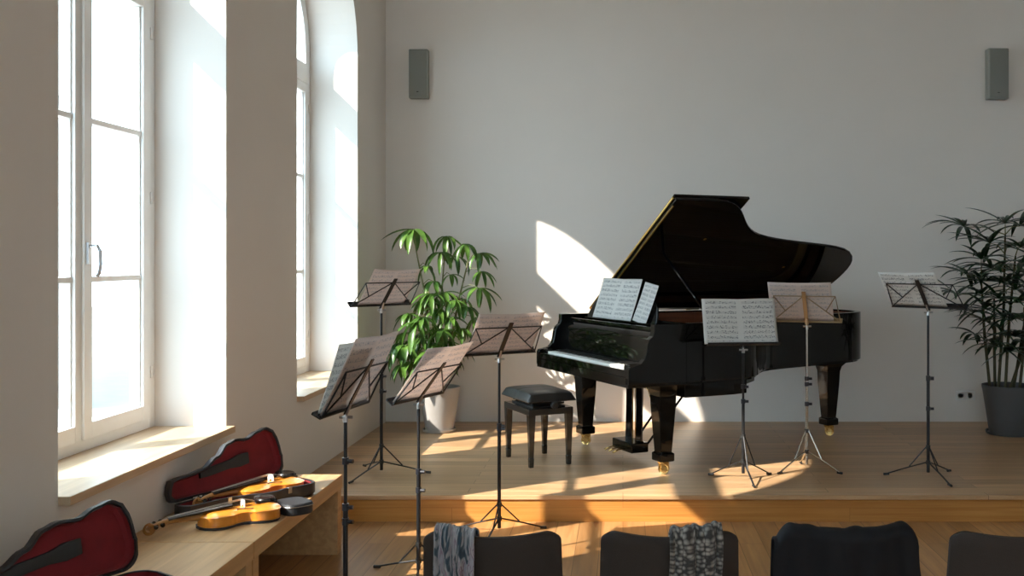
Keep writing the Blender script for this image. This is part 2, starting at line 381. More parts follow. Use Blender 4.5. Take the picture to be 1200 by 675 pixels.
def arc(m, r, n=28): return [(m+r*math.cos(PI-PI*i/n), SPR+r*math.sin(PI-PI*i/n)) for i in range(n+1)]
def build_window(idx, a, c, near_w):
    root = bpy.data.objects.new('window_%d' % idx, None); col.objects.link(root); structure(root)
    root['label'] = ['tall arched white casement window nearest the violins', 'tall arched white casement window beside the leafy plant', 'unseen arched casement window added for fill light further back in the hall', 'unseen arched casement window added for fill light at the rear of the hall'][idx-1]
    mid = (a+c)/2; W_ = (c-a)/2
    def bx(b, y0, y1, z0, z1, x0, x1): b.box((x0, y0, z0), (x1, y1, z1))
    f = MB(); fw = .07
    bx(f, a, a+near_w, ZS, SPR, XG-.08, XG); bx(f, c-fw, c, ZS, SPR, XG-.08, XG)
    bx(f, a+near_w, c-fw, ZS, ZS+.05, XG-.08, XG+.0)
    TZ = 2.985
    bx(f, a+near_w, c-fw, TZ-.045, TZ+.045, XG-.08, XG+.012)
    A = arc(mid, W_); B = arc(mid, W_-fw)
    Mx = Matrix(((0,0,1,0),(1,0,0,0),(0,1,0,0),(0,0,0,1)))     # (y,z,x) -> world
    loop_a = A; loop_b = B
    n = len(A); vv = []; ff = []
    for (ya, za), (yb, zb) in zip(A, B):
        vv += [(XG-.08, ya, za), (XG, ya, za), (XG, yb, zb), (XG-.08, yb, zb)]
    for i in range(n-1):
        for k in range(4): ff.append((i*4+k, i*4+(k+1) % 4, (i+1)*4+(k+1) % 4, (i+1)*4+k))
    f.add(vv, ff)
    f.build('window_frame', M['frame'], root, bevel=.003)
    # fanlight above the transom
    fl = MB(); sw = .06; x0, x1 = XG-.065, XG+.008
    r_o, r_i = W_-fw+.004, W_-fw-sw
    A = arc(mid, r_o); B = arc(mid, r_i); vv = []; ff = []
    for (ya, za), (yb, zb) in zip(A, B): vv += [(x0, ya, za), (x1, ya, za), (x1, yb, zb), (x0, yb, zb)]
    for i in range(n-1):
        for k in range(4): ff.append((i*4+k, i*4+(k+1) % 4, (i+1)*4+(k+1) % 4, (i+1)*4+k))
    fl.add(vv, ff)
    zb_ = TZ+.045
    bx(fl, mid-r_o, mid-r_i, zb_, SPR, x0, x1); bx(fl, mid+r_i, mid+r_o, zb_, SPR, x0, x1)
    bx(fl, mid-r_i, mid+r_i, zb_, zb_+sw, x0, x1)
    flo = fl.build('fanlight_sash', M['frame'], root, bevel=.003)
    p = MB(); lp = [(mid-r_i, zb_+sw)]+arc(mid, r_i)+[(mid+r_i, zb_+sw)]
    p.add([(XG-.03, y_, z_) for y_, z_ in lp], [tuple(range(len(lp)))]); p.build('pane', M['glass'], flo)
    # two casements
    y0, y1 = a+near_w, c-fw; ym = 4.64 if idx == 1 else (y0+y1)/2
    for k, (ya, yb) in enumerate(((y0, ym-.002), (ym+.002, y1))):
        s = MB(); zt, zl = TZ-.045, ZS+.05; sw = .072
        bx(s, ya, ya+sw, zl, zt, x0, x1); bx(s, yb-sw, yb, zl, zt, x0, x1)
        bx(s, ya+sw, yb-sw, zl, zl+.075, x0, x1); bx(s, ya+sw, yb-sw, zt-sw, zt, x0, x1)
        # inner bead
        for (q0, q1, w0, w1) in ((ya+sw, ya+sw+.012, zl+.075, zt-sw), (yb-sw-.012, yb-sw, zl+.075, zt-sw)):
            bx(s, q0, q1, w0, w1, XG-.045, XG-.008)
        for zbar in (1.49, 2.222): bx(s, ya+sw, yb-sw, zbar-.0135, zbar+.0135, XG-.05, XG-.004)
        if k == 0: bx(s, yb-.02, yb+.026, zl+.005, zt-.005, x1, x1+.014)
        so = s.build('casement_sash', M['frame'], root, bevel=.003)
        g = MB(); g.add([(XG-.03, ya+sw, zl+.07), (XG-.03, yb-sw, zl+.07), (XG-.03, yb-sw, zt-sw), (XG-.03, ya+sw, zt-sw)], [(0,1,2,3)])
        g.build('pane', M['glass'], so)
        for zh in (1.0, 1.9, 2.75):
            h = MB(); yh = ya-.004 if k == 0 else yb+.004
            h.tube([(x1+.004, yh, zh-.03), (x1+.004, yh, zh+.03)], .007, 8); h.build('hinge', M['frame'], so, smooth=False)
    h = MB(); yh = ym+.003; xh = x1+.014
    h.box((xh, yh-.013, 1.56), (xh+.012, yh+.013, 1.66))
    h.tube([(xh+.01, yh, 1.64), (xh+.045, yh, 1.645), (xh+.055, yh+.005, 1.62), (xh+.056, yh+.008, 1.56), (xh+.05, yh+.008, 1.52), (xh+.04, yh+.008, 1.505)], .008, 8)
    h.build('window_handle', M['steel'], root)
    s = MB(); s.box((XG-.02, a-.0, ZS-.035), (XW+.045, c+.012, ZS)); s.build('window_sill', M['sillwood'], root, bevel=.003, label='pale oak window sill board')
for i, (a, c) in enumerate(wins): build_window(i+1, a, c, .015 if i == 0 else .07)

# outside the windows
b = MB(); b.box((-60, -40, -1.3), (XO-.02, 60, -1.2)); g = b.build('courtyard_ground', M['gravel']); structure(g, 'sunlit pale courtyard outside the windows')
b = MB(); b.prism([(-19, 19), (-9.9, 19), (-10.5, 20.2), (-19, 26)], -1.2, 13)
bld = thing('neighbouring_building', 'pale stone building glimpsed through the near window', 'building')
b.build('facade', M['stone'], bld)
for z in (1.2, 4.6, 8.0, 11.4):
    b = MB(); b.box((-19, 18.88, z), (-9.9, 19, z+.28)); b.build('cornice', M['stone'], bld)
for z in (2.1, 5.5):
    for x in (-12.2, -15.0):
        b = MB(); b.box((x, 18.95, z), (x+1.1, 19.0, z+1.8)); b.build('facade_window', M['speaker'], bld)

# ------------------------------------------------------------------ grand piano
PA = R(27.2); CX, CY = -.313, 7.166; PW = .765; PL = 2.58; ZR = 1.0
# local axes: x = treble side, y = towards the tail
piano = thing('grand_piano', 'glossy black concert grand piano with raised lid on the stage', 'piano', (CX, CY, ST), PA-PI/2)
def bez(p0, p1, p2, p3, n):
    return [tuple((1-t)**3*a+3*(1-t)**2*t*b_+3*(1-t)*t*t*c_+t**3*d for a, b_, c_, d in zip(p0, p1, p2, p3)) for t in [i/n for i in range(1, n+1)]]
def outline(W_, y0, L_, grow=0):
    W2 = W_+grow
    pts = [(W2, y0), (W2, .82)]
    pts += bez((W2, .82), (W2, 1.10), (.44+grow, 1.14), (.33+grow, 1.42), 12)
    pts += bez((.33+grow, 1.42), (.24+grow, 1.65), (.22+grow, 2.05), (.17+grow, 2.25), 8)
    pts += bez((.17+grow, 2.25), (.10+grow, L_-.03+grow), (-.10, L_+grow), (-.28, L_+grow), 8)
    pts += bez((-.28, L_+grow), (-.55, L_+grow), (-W2, L_-.12), (-W2, 2.1), 9)
    pts += [(-W2, y0)]
    return pts
def inset(poly, d):
    n = len(poly); out = []
    for i in range(n):
        p0 = Vector(poly[i-1]); p1 = Vector(poly[i]); p2 = Vector(poly[(i+1) % n])
        a = (p1-p0).normalized(); b_ = (p2-p1).normalized()
        na = Vector((-a.y, a.x)); nb = Vector((-b_.y, b_.x))
        m_ = (na+nb); k = m_.length
        m_ = m_/k if k > 1e-6 else na
        cs = max(.35, m_.dot(na)); out.append(tuple(p1+m_*d/cs))
    return out
O = outline(PW, .42, PL)
I = inset(O, .045)
rim = MB(); rim.ring(O, I, .62, ZR)
autosmooth(rim.build('rim', M['black'], piano), 30).modifiers.new('b', 'BEVEL').width = .003
bt = MB(); bt.prism(inset(O, .02), .605, .64); bt.build('bottom_board', M['black'], piano)
# stepped belly beams under the rim seen from the hall
bb = MB()
bb.prism([(PW-.01, .42), (PW-.01, .80), (.73, .92), (-PW+.01, .92), (-PW+.01, .42)], .515, .61)
bb.build('belly_beam', M['black'], piano, bevel=.004)
bb = MB(); bb.prism([(.68, .92), (.50, 1.14), (.40, 1.20), (-PW+.02, 1.20), (-PW+.02, .92)], .56, .61); bb.build('belly_beam', M['black'], piano, bevel=.004)
# arms (cheeks) with scrolled front
prof = [(0, .62), (0, .715), (.012, .735), (.05, .742), (.09, .752), (.115, .78), (.128, .82), (.135, .87), (.15, .905), (.175, .925), (.185, .955), (.185, ZR), (.43, ZR), (.43, .62)]
for sx in (-1, 1):
    c = MB(); xa, xb = sx*PW, sx*(PW-.05)
    n = len(prof)
    c.add([(xa, y, z) for y, z in prof]+[(xb, y, z) for y, z in prof],
          [tuple(range(n)), tuple(range(2*n-1, n-1, -1))]+[(i, (i+1) % n, n+(i+1) % n, n+i) for i in range(n)])
    c.build('cheek', M['black'], piano, bevel=.003)
c = MB(); c.box((-PW+.01, .0, .60), (PW-.01, .43, .665)); c.build('keybed', M['black'], piano, bevel=.004)
c = MB(); c.box((-PW+.05, .004, .665), (PW-.05, .032, .712)); c.build('key_slip', M['black'], piano, bevel=.004)
for sx in (-1, 1):
    c = MB(); c.box((min(sx*(PW-.05), sx*.63), .032, .665), (max(sx*(PW-.05), sx*.63), .2, .742)); c.build('key_block', M['black'], piano, bevel=.01)
# fallboard, curved, leaning back
c = MB(); n = 8; vv = []
cur = [(.185, .735), (.186, .80), (.192, .85), (.205, .90), (.222, .935), (.245, .95)]
for x in (-PW+.05, PW-.05):
    for y, z in cur: vv.append((x, y, z))
    for y, z in reversed(cur): vv.append((x, y+.022, z))
k = 2*len(cur)
c.add(vv, [(i, (i+1) % k, k+(i+1) % k, k+i) for i in range(k)]+[tuple(range(k)), tuple(range(2*k-1, k-1, -1))])
autosmooth(c.build('fallboard', M['black'], piano), 40)
c = MB(); c.box((-PW+.05, .245, .95), (PW-.05, .45, .962)); c.box((-PW+.05, .24, .955), (PW-.05, .256, .975)); c.build('music_shelf', M['black'], piano, bevel=.003)
# keys
kb = MB(); kb.box((-.63, .035, .665), (.63, .19, .70)); kbo = kb.build('keyboard', M['blackkey'], piano)
kw = 1.245/52
wk = None
km = MB(); km.box((.0006, 0, 0), (kw-.0006, .15, .024)); 
for i in range(52):
    if wk is None:
        wk = km.build('white_key', M['ivory'], kbo); o = wk
    else:
        o = wk.copy(); col.objects.link(o); o.parent = kbo
    o.location = (-.6225+i*kw, .036, .703)
bk = None; bmk = MB(); bmk.prism([(.0, 0), (.0115, 0), (.0115, .095), (0, .095)], 0, .012)
pat = [1, 0, 1, 1, 0, 1, 1]   # black key after white index (A0 start): A B C D E F G -> A#, -, C#, D#, -, F#, G#
for i in range(51):
    if pat[i % 7]:
        if bk is None: bk = bmk.build('black_key', M['blackkey'], kbo, bevel=.002); o = bk
        else: o = bk.copy(); col.objects.link(o); o.parent = kbo
        o.location = (-.6225+(i+1)*kw-.006, .091, .727)
c = MB(); c.box((-.63, .183, .727), (.63, .187, .732)); c.build('key_felt', M['felt'], piano)
# inside
c = MB(); c.prism(inset(O, .05), .80, .815); c.build('soundboard', M['spruce'], piano)
J = inset(O, .09); J = [(x, max(y, .58)) for x, y in J]
c = MB(); c.ring(J, inset(J, .09), .86, .875)
c.box((-.66, .58, .86), (.66, .80, .88))
for x0, x1, y1 in ((-.40, -.52, 2.2), (-.15, -.30, 2.3), (.12, -.02, 1.95), (.38, .25, 1.5)):
    c.prism([(x0, .8), (x0+.035, .8), (x1+.035, y1), (x1, y1)], .87, .895)
c.build('iron_plate', M['plate'], piano, label='gold iron plate inside the case')
c = MB()
for i in range(60):
    x = -.62+i*.0205
    yend = 2.35-.015*i if i < 25 else 2.0-(i-25)*.034
    yend = min(yend, 2.3)
    c.tube([(x, .72, .905), (x-.10*(1-i/60.), max(yend, .95), .900)], .0008, 4)
c.build('strings', M['string'], piano)
c = MB(); c.box((-.70, .46, .93), (.70, .62, .94)); c.build('pin_block_cover', M['mahog'], piano)
# inner rim veneer
V_ = inset(O, .0455); c = MB(); c.ring(inset(O, .045), inset(O, .048), .88, ZR-.012); c.build('inner_rim_veneer', M['mahog'], piano, label='reddish wood veneer on the inner rim')
# lid: hinged on the bass side
LA = R(31.5)
LM = T(-PW, 0, ZR+.014) @ RY(-LA) @ T(PW, 0, 0)
Lo = outline(PW, .47, PL, .014)
c = MB(); c.prism(Lo, 0, .024); 
ld = c.build('lid', M['black'], piano, M=LM, bevel=.006)
# folded front flap resting on the lid
fl = MB(); fl.box((-PW-.012, .47, .028), (PW+.014, 1.08, .050)); flo = fl.build('lid_flap', M['black'], ld, bevel=.005)
# keep the flap's treble corner square; brass edge between lid and flap
c = MB(); c.tube([(-PW, .462, .026), (PW, .462, .026)], .009, 8); c.build('lid_hinge', M['brass'], ld, label='long brass hinge along the folded lid edge')
c = MB(); c.box((-PW+.02, .474, -.006), (PW-.05, .486, .0)); c.build('lid_edge_strip', M['brass'], ld)
for xx, yy in ((.30, .95), (-.1, 1.9)):
    c = MB(); c.lathe([(.013, -.004), (.013, 0.0)], 12, T(xx, yy, 0)); c.build('lid_bumper', M['brass'], ld)
c = MB()
for yy in (.75, 1.4, 2.0): c.tube([(-PW-.014, yy-.06, ZR+.008), (-PW-.014, yy+.06, ZR+.008)], .006, 8)
c.build('spine_hinge', M['brass'], piano)
# lid prop: from treble rim up to underside of lid
pt = LM @ Vector((.10, .70, 0))
pb = Vector((PW-.06, .70, ZR-.04))
c = MB(); dv = (pt-pb).normalized()
c.tube([pb, pb+(pt-pb)*.30, pt-dv*.004], [.013, .013, .010], 10)
c.build('lid_prop', M['black'], piano)
c = MB(); c.tube([pb+Vector((.02, .02, 0)), pb+Vector((.02, .02, 0))+(pt-pb)*.33], .008, 8); c.build('short_prop', M['black'], piano)
# music desk
DM = T(0, .36, .962) @ RX(-R(20))
dk = [(-.34, 0), (.34, 0), (.36, .03), (.345, .08), (.325, .13), (.30, .165), (.27, .18), (.24, .205), (.10, .225), (-.10, .225), (-.24, .205), (-.27, .18), (-.30, .165), (-.325, .13), (-.345, .08), (-.36, .03)]
c = MB(); n = len(dk)
dk = [(x*1.52-.09, z*1.05) for x, z in dk]
c.add([(x, 0, z) for x, z in dk]+[(x, .016, z) for x, z in dk], [tuple(range(n)), tuple(range(2*n-1, n-1, -1))]+[(i, (i+1) % n, n+(i+1) % n, n+i) for i in range(n)])
c.build('music_desk', M['black'], piano, M=DM, bevel=.003)
c = MB(); c.box((-.60, -.035, 0), (.42, 0, .012)); c.build('music_ledge', M['black'], piano, M=DM, bevel=.003)
# legs
def pleg(x, y, rz=0):
    c = MB(); n = 4
    def sq(w_, d_, z): return [(-w_, -d_, z), (w_, -d_, z), (w_, d_, z), (-w_, d_, z)]
    secs = [(.13, .10, .61), (.12, .09, .595), (.085, .07, .56), (.072, .062, .52), (.068, .060, .44), (.046, .044, .16), (.044, .042, .145), (.058, .056, .14), (.058, .056, .09), (.044, .042, .085)]
    vv = []; ff = []
    for w_, d_, z in secs: vv += sq(w_, d_, z)
    for i in range(len(secs)-1):
        for k in range(4): ff.append((i*4+k, i*4+(k+1) % 4, (i+1)*4+(k+1) % 4, (i+1)*4+k))
    ff += [(3, 2, 1, 0), tuple((len(secs)-1)*4+k for k in range(4))]
    c.add(vv, ff)
    o = c.build('leg', M['black'], piano, bevel=.006, M=T(x, y, 0) @ RZ(rz))
    k = MB(); k.lathe([(.036, .072), (.040, .085), (.036, .098)], 20)
    k.box((-.012, -.03, .03), (-.004, .03, .078)) ; k.box((.022, -.03, .03), (.030, .03, .078)); k.box((-.012, -.03, .066), (.03, .03, .078))
    k.build('caster', M['brass'], o, bevel=.002, label='brass caster fork')
    k = MB()
    for o_ in (-.013, .013): k.lathe([(.006, -.009), (.020, -.010), (.024, -.005), (.035, -.008), (.037, 0), (.035, .008), (.024, .005), (.020, .010), (.006, .009)], 24, T(.009, 0, .037) @ RZ(R(-35)) @ T(o_, 0, 0) @ RY(PI/2)); autosmooth(k.build('wheel', M['brass'], o), 40)
pleg(PW-.16, .34); pleg(-PW+.16, .34); pleg(-.08, PL-.32)
for sx in (-1, 1):
    k = MB(); xx = sx*(PW-.16)
    k.tube([(xx-.128, .255, .600), (xx-.12, .255, .585), (xx-.082, .272, .55), (xx-.07, .28, .50)], .0035, 6)
    k.build('leg_trim', M['brass'], piano, label='thin brass trim along the leg top')
# pedal lyre
ly = MB()
for x in (-.075, .075): ly.tube([(x*.95, .45, .61), (x, .445, .35), (x*1.05, .44, .12)], [.034, .030, .030], 4)
lyo = ly.build('pedal_lyre', M['black'], piano, bevel=.003)
k = MB(); k.box((-.15, .34, .055), (.15, .48, .125)); k.build('pedal_box', M['black'], lyo, bevel=.008)
for x in (-.065, 0, .065):
    k = MB(); k.tube([(x, .36, .085), (x, .28, .075), (x, .24, .060)], [.008, .010, .014], 8, flat=.5); k.build('pedal', M['brass'], lyo, smooth=True)
    k = MB(); k.tube([(x*.5, .45, .12), (x*.5, .45, .61)], .004, 6); k.build('pedal_rod', M['brass'], lyo)
for x in (-.09, .09):
    k = MB(); k.tube([(x, .50, .10), (x*1.25, .90, .56)], .009, 8); k.build('lyre_brace', M['black'], lyo)

# ------------------------------------------------------------------ paper helper
def paper(name, wid, hei, mat, label, cat, mtx, bow=.012, thick=.002, group=None, pages=2, curl=.01, loose=0):
    b = MB(); nx, nz = 24, 10; uv = []
    for j in range(nz+1):
        for i in range(nx+1):
            s = i/nx; t = j/nz
            if pages == 2:
                q = abs((s-.5)*2); y = -bow*math.sin(min(q*1.25, 1)*PI*.5)*1.0 + bow*.6*q*q
            else: y = -bow*math.sin(s*PI)
            y -= curl*t*t*(abs(s-.5)*2)**2
            b.v.append(Vector(((s-.5)*wid, y, t*hei))); uv.append((s, t))
    for j in range(nz):
        for i in range(nx):
            a = j*(nx+1)+i; b.f.append((a, a+1, a+nx+2, a+nx+1))
    o = b.build(name, mat, smooth=True, solid=thick, uv=uv, recalc=False)
    o.matrix_world = mtx
    tag(o, label, cat, group)
    return o
PM = T(CX, CY, ST) @ RZ(PA-PI/2)
paper('open_score', .62, .31, M['sheet'], 'open white sheet music on the piano music desk', 'sheet music', PM @ DM @ T(-.165, -.026, .014) @ RX(0), bow=.010)
o = paper('loose_sheet', .21, .285, M['sheet'], 'single upright page leaning at the right end of the piano music desk', 'sheet music', PM @ DM @ T(.25, -.020, .014) @ RY(R(7)), pages=1, bow=.002, thick=.0008)

# ------------------------------------------------------------------ piano stool
sm = thing('piano_bench', 'black leather adjustable piano bench with four wooden legs', 'bench', (-.60, 7.235, ST), PA-PI/2)
def leg4(mb_sec, parent, mat, hx, hy, name='leg'):
    for sx in (-1, 1):
        for sy in (-1, 1):
            c = MB(); vv = []; ff = []
            for w_, z in mb_sec: vv += [(sx*hx+a*w_, sy*hy+b_*w_, z) for a, b_ in ((-1,-1),(1,-1),(1,1),(-1,1))]
            for i in range(len(mb_sec)-1):
                for k in range(4): ff.append((i*4+k, i*4+(k+1) % 4, (i+1)*4+(k+1) % 4, (i+1)*4+k))
            ff += [(3,2,1,0), tuple((len(mb_sec)-1)*4+k for k in range(4))]
            c.add(vv, ff); c.build(name, mat, parent, bevel=.003)
leg4([(.015, 0), (.017, .06), (.015, .065), (.024, .34), (.025, .36)], sm, M['blackwood'], .215, .14)
c = MB(); c.box((-.24, -.165, .355), (.24, .165, .40)); c.build('apron', M['blackwood'], sm, bevel=.004)
c = MB(); c.box((-.20, -.12, .40), (.20, .12, .41))
for sx in (-1, 1):
    for sy in (-1, 1): c.tube([(sx*.17, sy*.10, .40), (sx*.05, sy*.10, .45)], .008, 6); c.tube([(sx*.05, sy*.10, .40), (sx*.17, sy*.10, .45)], .008, 6)
for k in range(8): c.tube([(-.17+k*.05, -.12, .425), (-.17+k*.05, .12, .425)], .007, 6)
c.build('scissor_mechanism', M['plastic'], sm)
c = MB(); nx, ny = 24, 14; hx, hy = .262, .178
vv = []
def seatz(s, t):
    e = (1-abs(s)**8)*(1-abs(t)**8)
    pad = -.012*math.exp(-((abs(s)-.33)/.04)**2)*0 - .006*(math.exp(-((s+.0)/.05)**2))
    return .452+.058*max(e, 0)**.3 + .010*(1-s*s)*(1-t*t)+pad
for j in range(ny+1):
    for i in range(nx+1):
        s = -1+2*i/nx; t = -1+2*j/ny; c.v.append(Vector((s*hx, t*hy, seatz(s, t))))
n0 = len(c.v)
for j in range(ny+1):
    for i in range(nx+1):
        s = -1+2*i/nx; t = -1+2*j/ny; c.v.append(Vector((s*hx*.98, t*hy*.98, .445)))
for j in range(ny):
    for i in range(nx):
        a = j*(nx+1)+i; c.f.append((a, a+1, a+nx+2, a+nx+1)); c.f.append((n0+a, n0+a+nx+1, n0+a+nx+2, n0+a+1))
for i in range(nx): c.f.append((i, n0+i, n0+i+1, i+1)); a = ny*(nx+1)+i; c.f.append((a, a+1, n0+a+1, n0+a))
for j in range(ny): a = j*(nx+1); c.f.append((a, a+nx+1, n0+a+nx+1, n0+a)); a = j*(nx+1)+nx; c.f.append((a, n0+a, n0+a+nx+1, a+nx+1))
c.build('seat_cushion', M['leather'], sm, smooth=True, bevel=.004)
for sy in (1,):
    c = MB(); c.lathe([(.006, 0), (.006, .02), (.024, .022), (.026, .03), (.026, .044), (.02, .05)], 16, T(.262, 0, .428) @ RY(PI/2)); autosmooth(c.build('adjusting_knob', M['plastic'], sm), 40)

# ------------------------------------------------------------------ music stands
def stand(pos, base_z, h, yaw, tilt, feet, fr, hub, label, colour='standblack', pole='standblack', knobs=(.45,), wid=.46):
    root = thing('music_stand', label, 'music stand', (pos[0], pos[1], base_z), 0, 'folding music stands')
    pm = M[pole]; dm = M[colour]
    lo, up = hub
    c = MB(); c.tube([(0, 0, lo*.35), (0, 0, h*.58)], .0105, 10); autosmooth(c.build('lower_tube', pm, root))
    c = MB(); c.tube([(0, 0, h*.57), (0, 0, h-.045)], .0075, 10); autosmooth(c.build('upper_tube', pm, root))
    for k in feet:
        a = R(k); dx, dy = math.cos(a), math.sin(a)
        c = MB(); c.tube([(dx*.010, dy*.010, lo), (dx*fr*.55, dy*fr*.55, lo*.50+.004), (dx*fr, dy*fr, .009)], [.0065, .0065, .0065], 6, flat=.7); lg = c.build('leg', pm, root)
        c = MB(); c.tube([(dx*(fr-.025), dy*(fr-.025), .011), (dx*(fr+.012), dy*(fr+.012), .008)], .008, 8); c.build('rubber_foot', M['plastic'], lg)
        c = MB(); c.tube([(dx*.012, dy*.012, up), (dx*fr*.44, dy*fr*.44, lo*.60+.008)], .0045, 6); c.build('brace', pm, root)
    for hz in (lo, up):
        c = MB(); c.lathe([(.015, hz-.012), (.015, hz+.012)], 12); autosmooth(c.build('hub', M['plastic'], root))
    for kz in list(knobs)+[h*.58]:
        c = MB(); c.lathe([(.014, kz-.014), (.0145, kz+.014)], 12)
        c.tube([(.012, -.006, kz), (.034, -.010, kz)], [.009, .009], 8); autosmooth(c.build('clamp', M['knobblue'], root))
    # desk, reader looks along local +Y, desk leans towards +Y
    DMx = T(0, 0, h) @ RZ(R(yaw)) @ RX(-R(tilt))
    c = MB(); hw = wid/2; r = .0042
    Y = .004
    c.tube([(-hw, Y, 0), (-hw+.02, Y, .20), (hw-.02, Y, .20), (hw, Y, 0)], r, 6)
    c.tube([(-hw, Y, 0), (hw, Y, 0)], .006, 6)
    for s in (-1, 1):
        c.tube([(s*.008, Y+.002, .20), (s*hw, Y+.002, .004)], r*.9, 6)
        c.tube([(s*(hw-.02), Y, .20), (s*hw*.60, Y, .083)], r*.9, 6)
    dk_ = c.build('desk_frame', dm, root, M=DMx)
    c = MB(); c.box((-.013, .006, -.02), (.013, .011, .238)); c.build('desk_spine', dm, root, M=DMx)
    c = MB(); c.box((-hw-.01, -.034, -.007), (hw+.01, .006, -.003)); c.box((-hw-.01, -.036, -.007), (hw+.01, -.032, .005)); c.build('ledge', dm, root, M=DMx)
    c = MB(); c.tube([(0, 0, h-.055), (0, 0, h-.03)], .011, 10)
    tip = (DMx @ Vector((0, .010, .03)))
    c.tube([(0, 0, h-.035), tip], .006, 8); c.tube([(-.025, .0, h-.035), (.03, 0, h-.035)], .006, 8)
    autosmooth(c.build('desk_bracket', M['nickel'] if pole == 'nickel' else M['steel'], root))
    return T(pos[0], pos[1], base_z) @ DMx
gp = G(447, 556)
MS1 = stand(gp, ST, 1.12, -132, 41, (5, 125, -115), .31, (.085, .19), 'black music stand at the back left beside the leafy plant, its foot on the stage', knobs=(.55,))
MS2 = stand((-1.146, 4.23), 0, .965, -99, 28, (20, 140, -100), .28, (.08, .2), 'black music stand nearest the camera, in front of the wooden bench', knobs=(.50, .75))
MS3 = stand((-1.030, 5.16), 0, .885, -111, 38, (160, -80, 40), .25, (.065, .145), 'black music stand on the lower floor in front of the grey plant pot', knobs=(.42,))
MS4 = stand((-.715, 5.92), 0, 1.04, -146, 38, (160, 20, -100), .27, (.085, .165), 'black music stand just below the stage step, left of the piano bench', knobs=(.62,))
MS5 = stand((.775, 6.60), ST, .872, 8, 20, (-80, 37, 147), .24, (.12, .28), 'black music stand holding an open white book in front of the piano', knobs=(.60,))
MS6 = stand((1.235, 6.88), ST, 1.005, 160, 30, (-150, -30, 90), .235, (.13, .27), 'bronze music stand with slim silver pole in front of the piano tail', 'standbronze', 'nickel', knobs=(.45, .62), wid=.45)
MS7 = stand((1.985, 6.66), ST, 1.11, 137, 40, (163, -77, 43), .27, (.10, .20), 'black music stand at the right beside the dark palm, skewed open desk', knobs=(.45, .65), wid=.50)
def sh(mtx, dx, wid, hei, mat, label, **k):
    return paper('sheet_music', wid, hei, mat, label, 'sheet music', mtx @ T(dx, -.006, 0), **k)
sh(MS1, .0, .36, .30, M['sheetbacklit'], 'backlit-tinted sheet music on the back left stand beside the leafy plant', bow=.004)
sh(MS2, .0, .45, .34, M['sheetbacklit'], 'backlit-tinted sheet music on the stand in front of the wooden bench', bow=.006)
paper('sheet_music', .21, .29, M['sheet'], 'white inner page standing open before the backlit-tinted sheet, stand by the bench', 'sheet music', MS2 @ T(.115, -.020, .0) @ RX(R(8)), pages=1, bow=.004)
sh(MS3, .0, .44, .33, M['sheetbacklit'], 'backlit-tinted sheet music on the stand before the grey plant pot', bow=.006)
sh(MS4, .0, .42, .29, M['sheetbacklit'], 'backlit-tinted sheet music on the stand just below the stage step', bow=.004)
b5 = paper('music_book', .485, .300, M['sheet'], 'open white music book with printed staves, on the stand before the piano', 'book', MS5 @ T(-.015, -.014, 0), bow=.014, thick=.006)
sh(MS6, .03, .42, .295, M['sheetbacklit'], 'pale sheet music on the bronze stand', bow=.003)
sh(MS7, .07, .40, .285, M['sheet'], 'white double sheet on the right stand near the palm', bow=.004)

# ------------------------------------------------------------------ potted plants
def leaflet(b, base, d, up, L_, W_, droop, fold=.25):
    d = d.normalized(); side = d.cross(up)
    if side.length < .05: side = d.cross(Vector((1, .3, 0)))
    side.normalize()
    n = 7; idx = []
    p = Vector(base); dd = d.copy()
    for i in range(n+1):
        t = i/n
        w_ = W_*(math.sin(PI*min(t*.92+.06, 1))**.8)*(1-.25*t) if i < n else .001
        nrm = side.cross(dd).normalized()
        k = len(b.v)
        b.v += [p-side*w_/2+nrm*w_*fold, p.copy(), p+side*w_/2+nrm*w_*fold]
        idx.append(k)
        dd = (dd+Vector((0, 0, -droop/n))).normalized(); p = p+dd*(L_/n)
    for i in range(n):
        a, c_ = idx[i], idx[i+1]
        b.f += [(a, a+1, c_+1, c_), (a+1, a+2, c_+2, c_+1)]
def pot(root, r0, r1, h, mat, saucer=True):
    c = MB(); c.lathe([(r0*.98, .02), (r0, .03), (r1*.985, h*.93), (r1, h*.96), (r1, h), (r1-.014, h), (r1-.02, h-.05), (r1-.03, h-.06)], 48)
    autosmooth(c.build('pot', mat, root), 40)
    if saucer:
        c = MB(); c.lathe([(r0*1.0, 0), (r0*1.13, .004), (r0*1.17, .026), (r0*1.14, .026), (r0*1.10, .012), (.01, .012)], 40); autosmooth(c.build('saucer', mat, root), 40)
    c = MB(); c.lathe([(r1-.02, h-.045), (r1*.5, h-.035), (.001, h-.03)], 24); c.build('soil', M['soil'], root)
p1 = G(515, 500); p1.y = 8.46; p1.x = (515-U0)/F*8.46
plant = thing('potted_umbrella_plant', 'bright green leafy indoor tree in a light grey pot at the back left corner', 'plant', p1)
pot(plant, .118, .170, .37, M['potgrey'])
rnd = random.Random(3)
fol = MB()
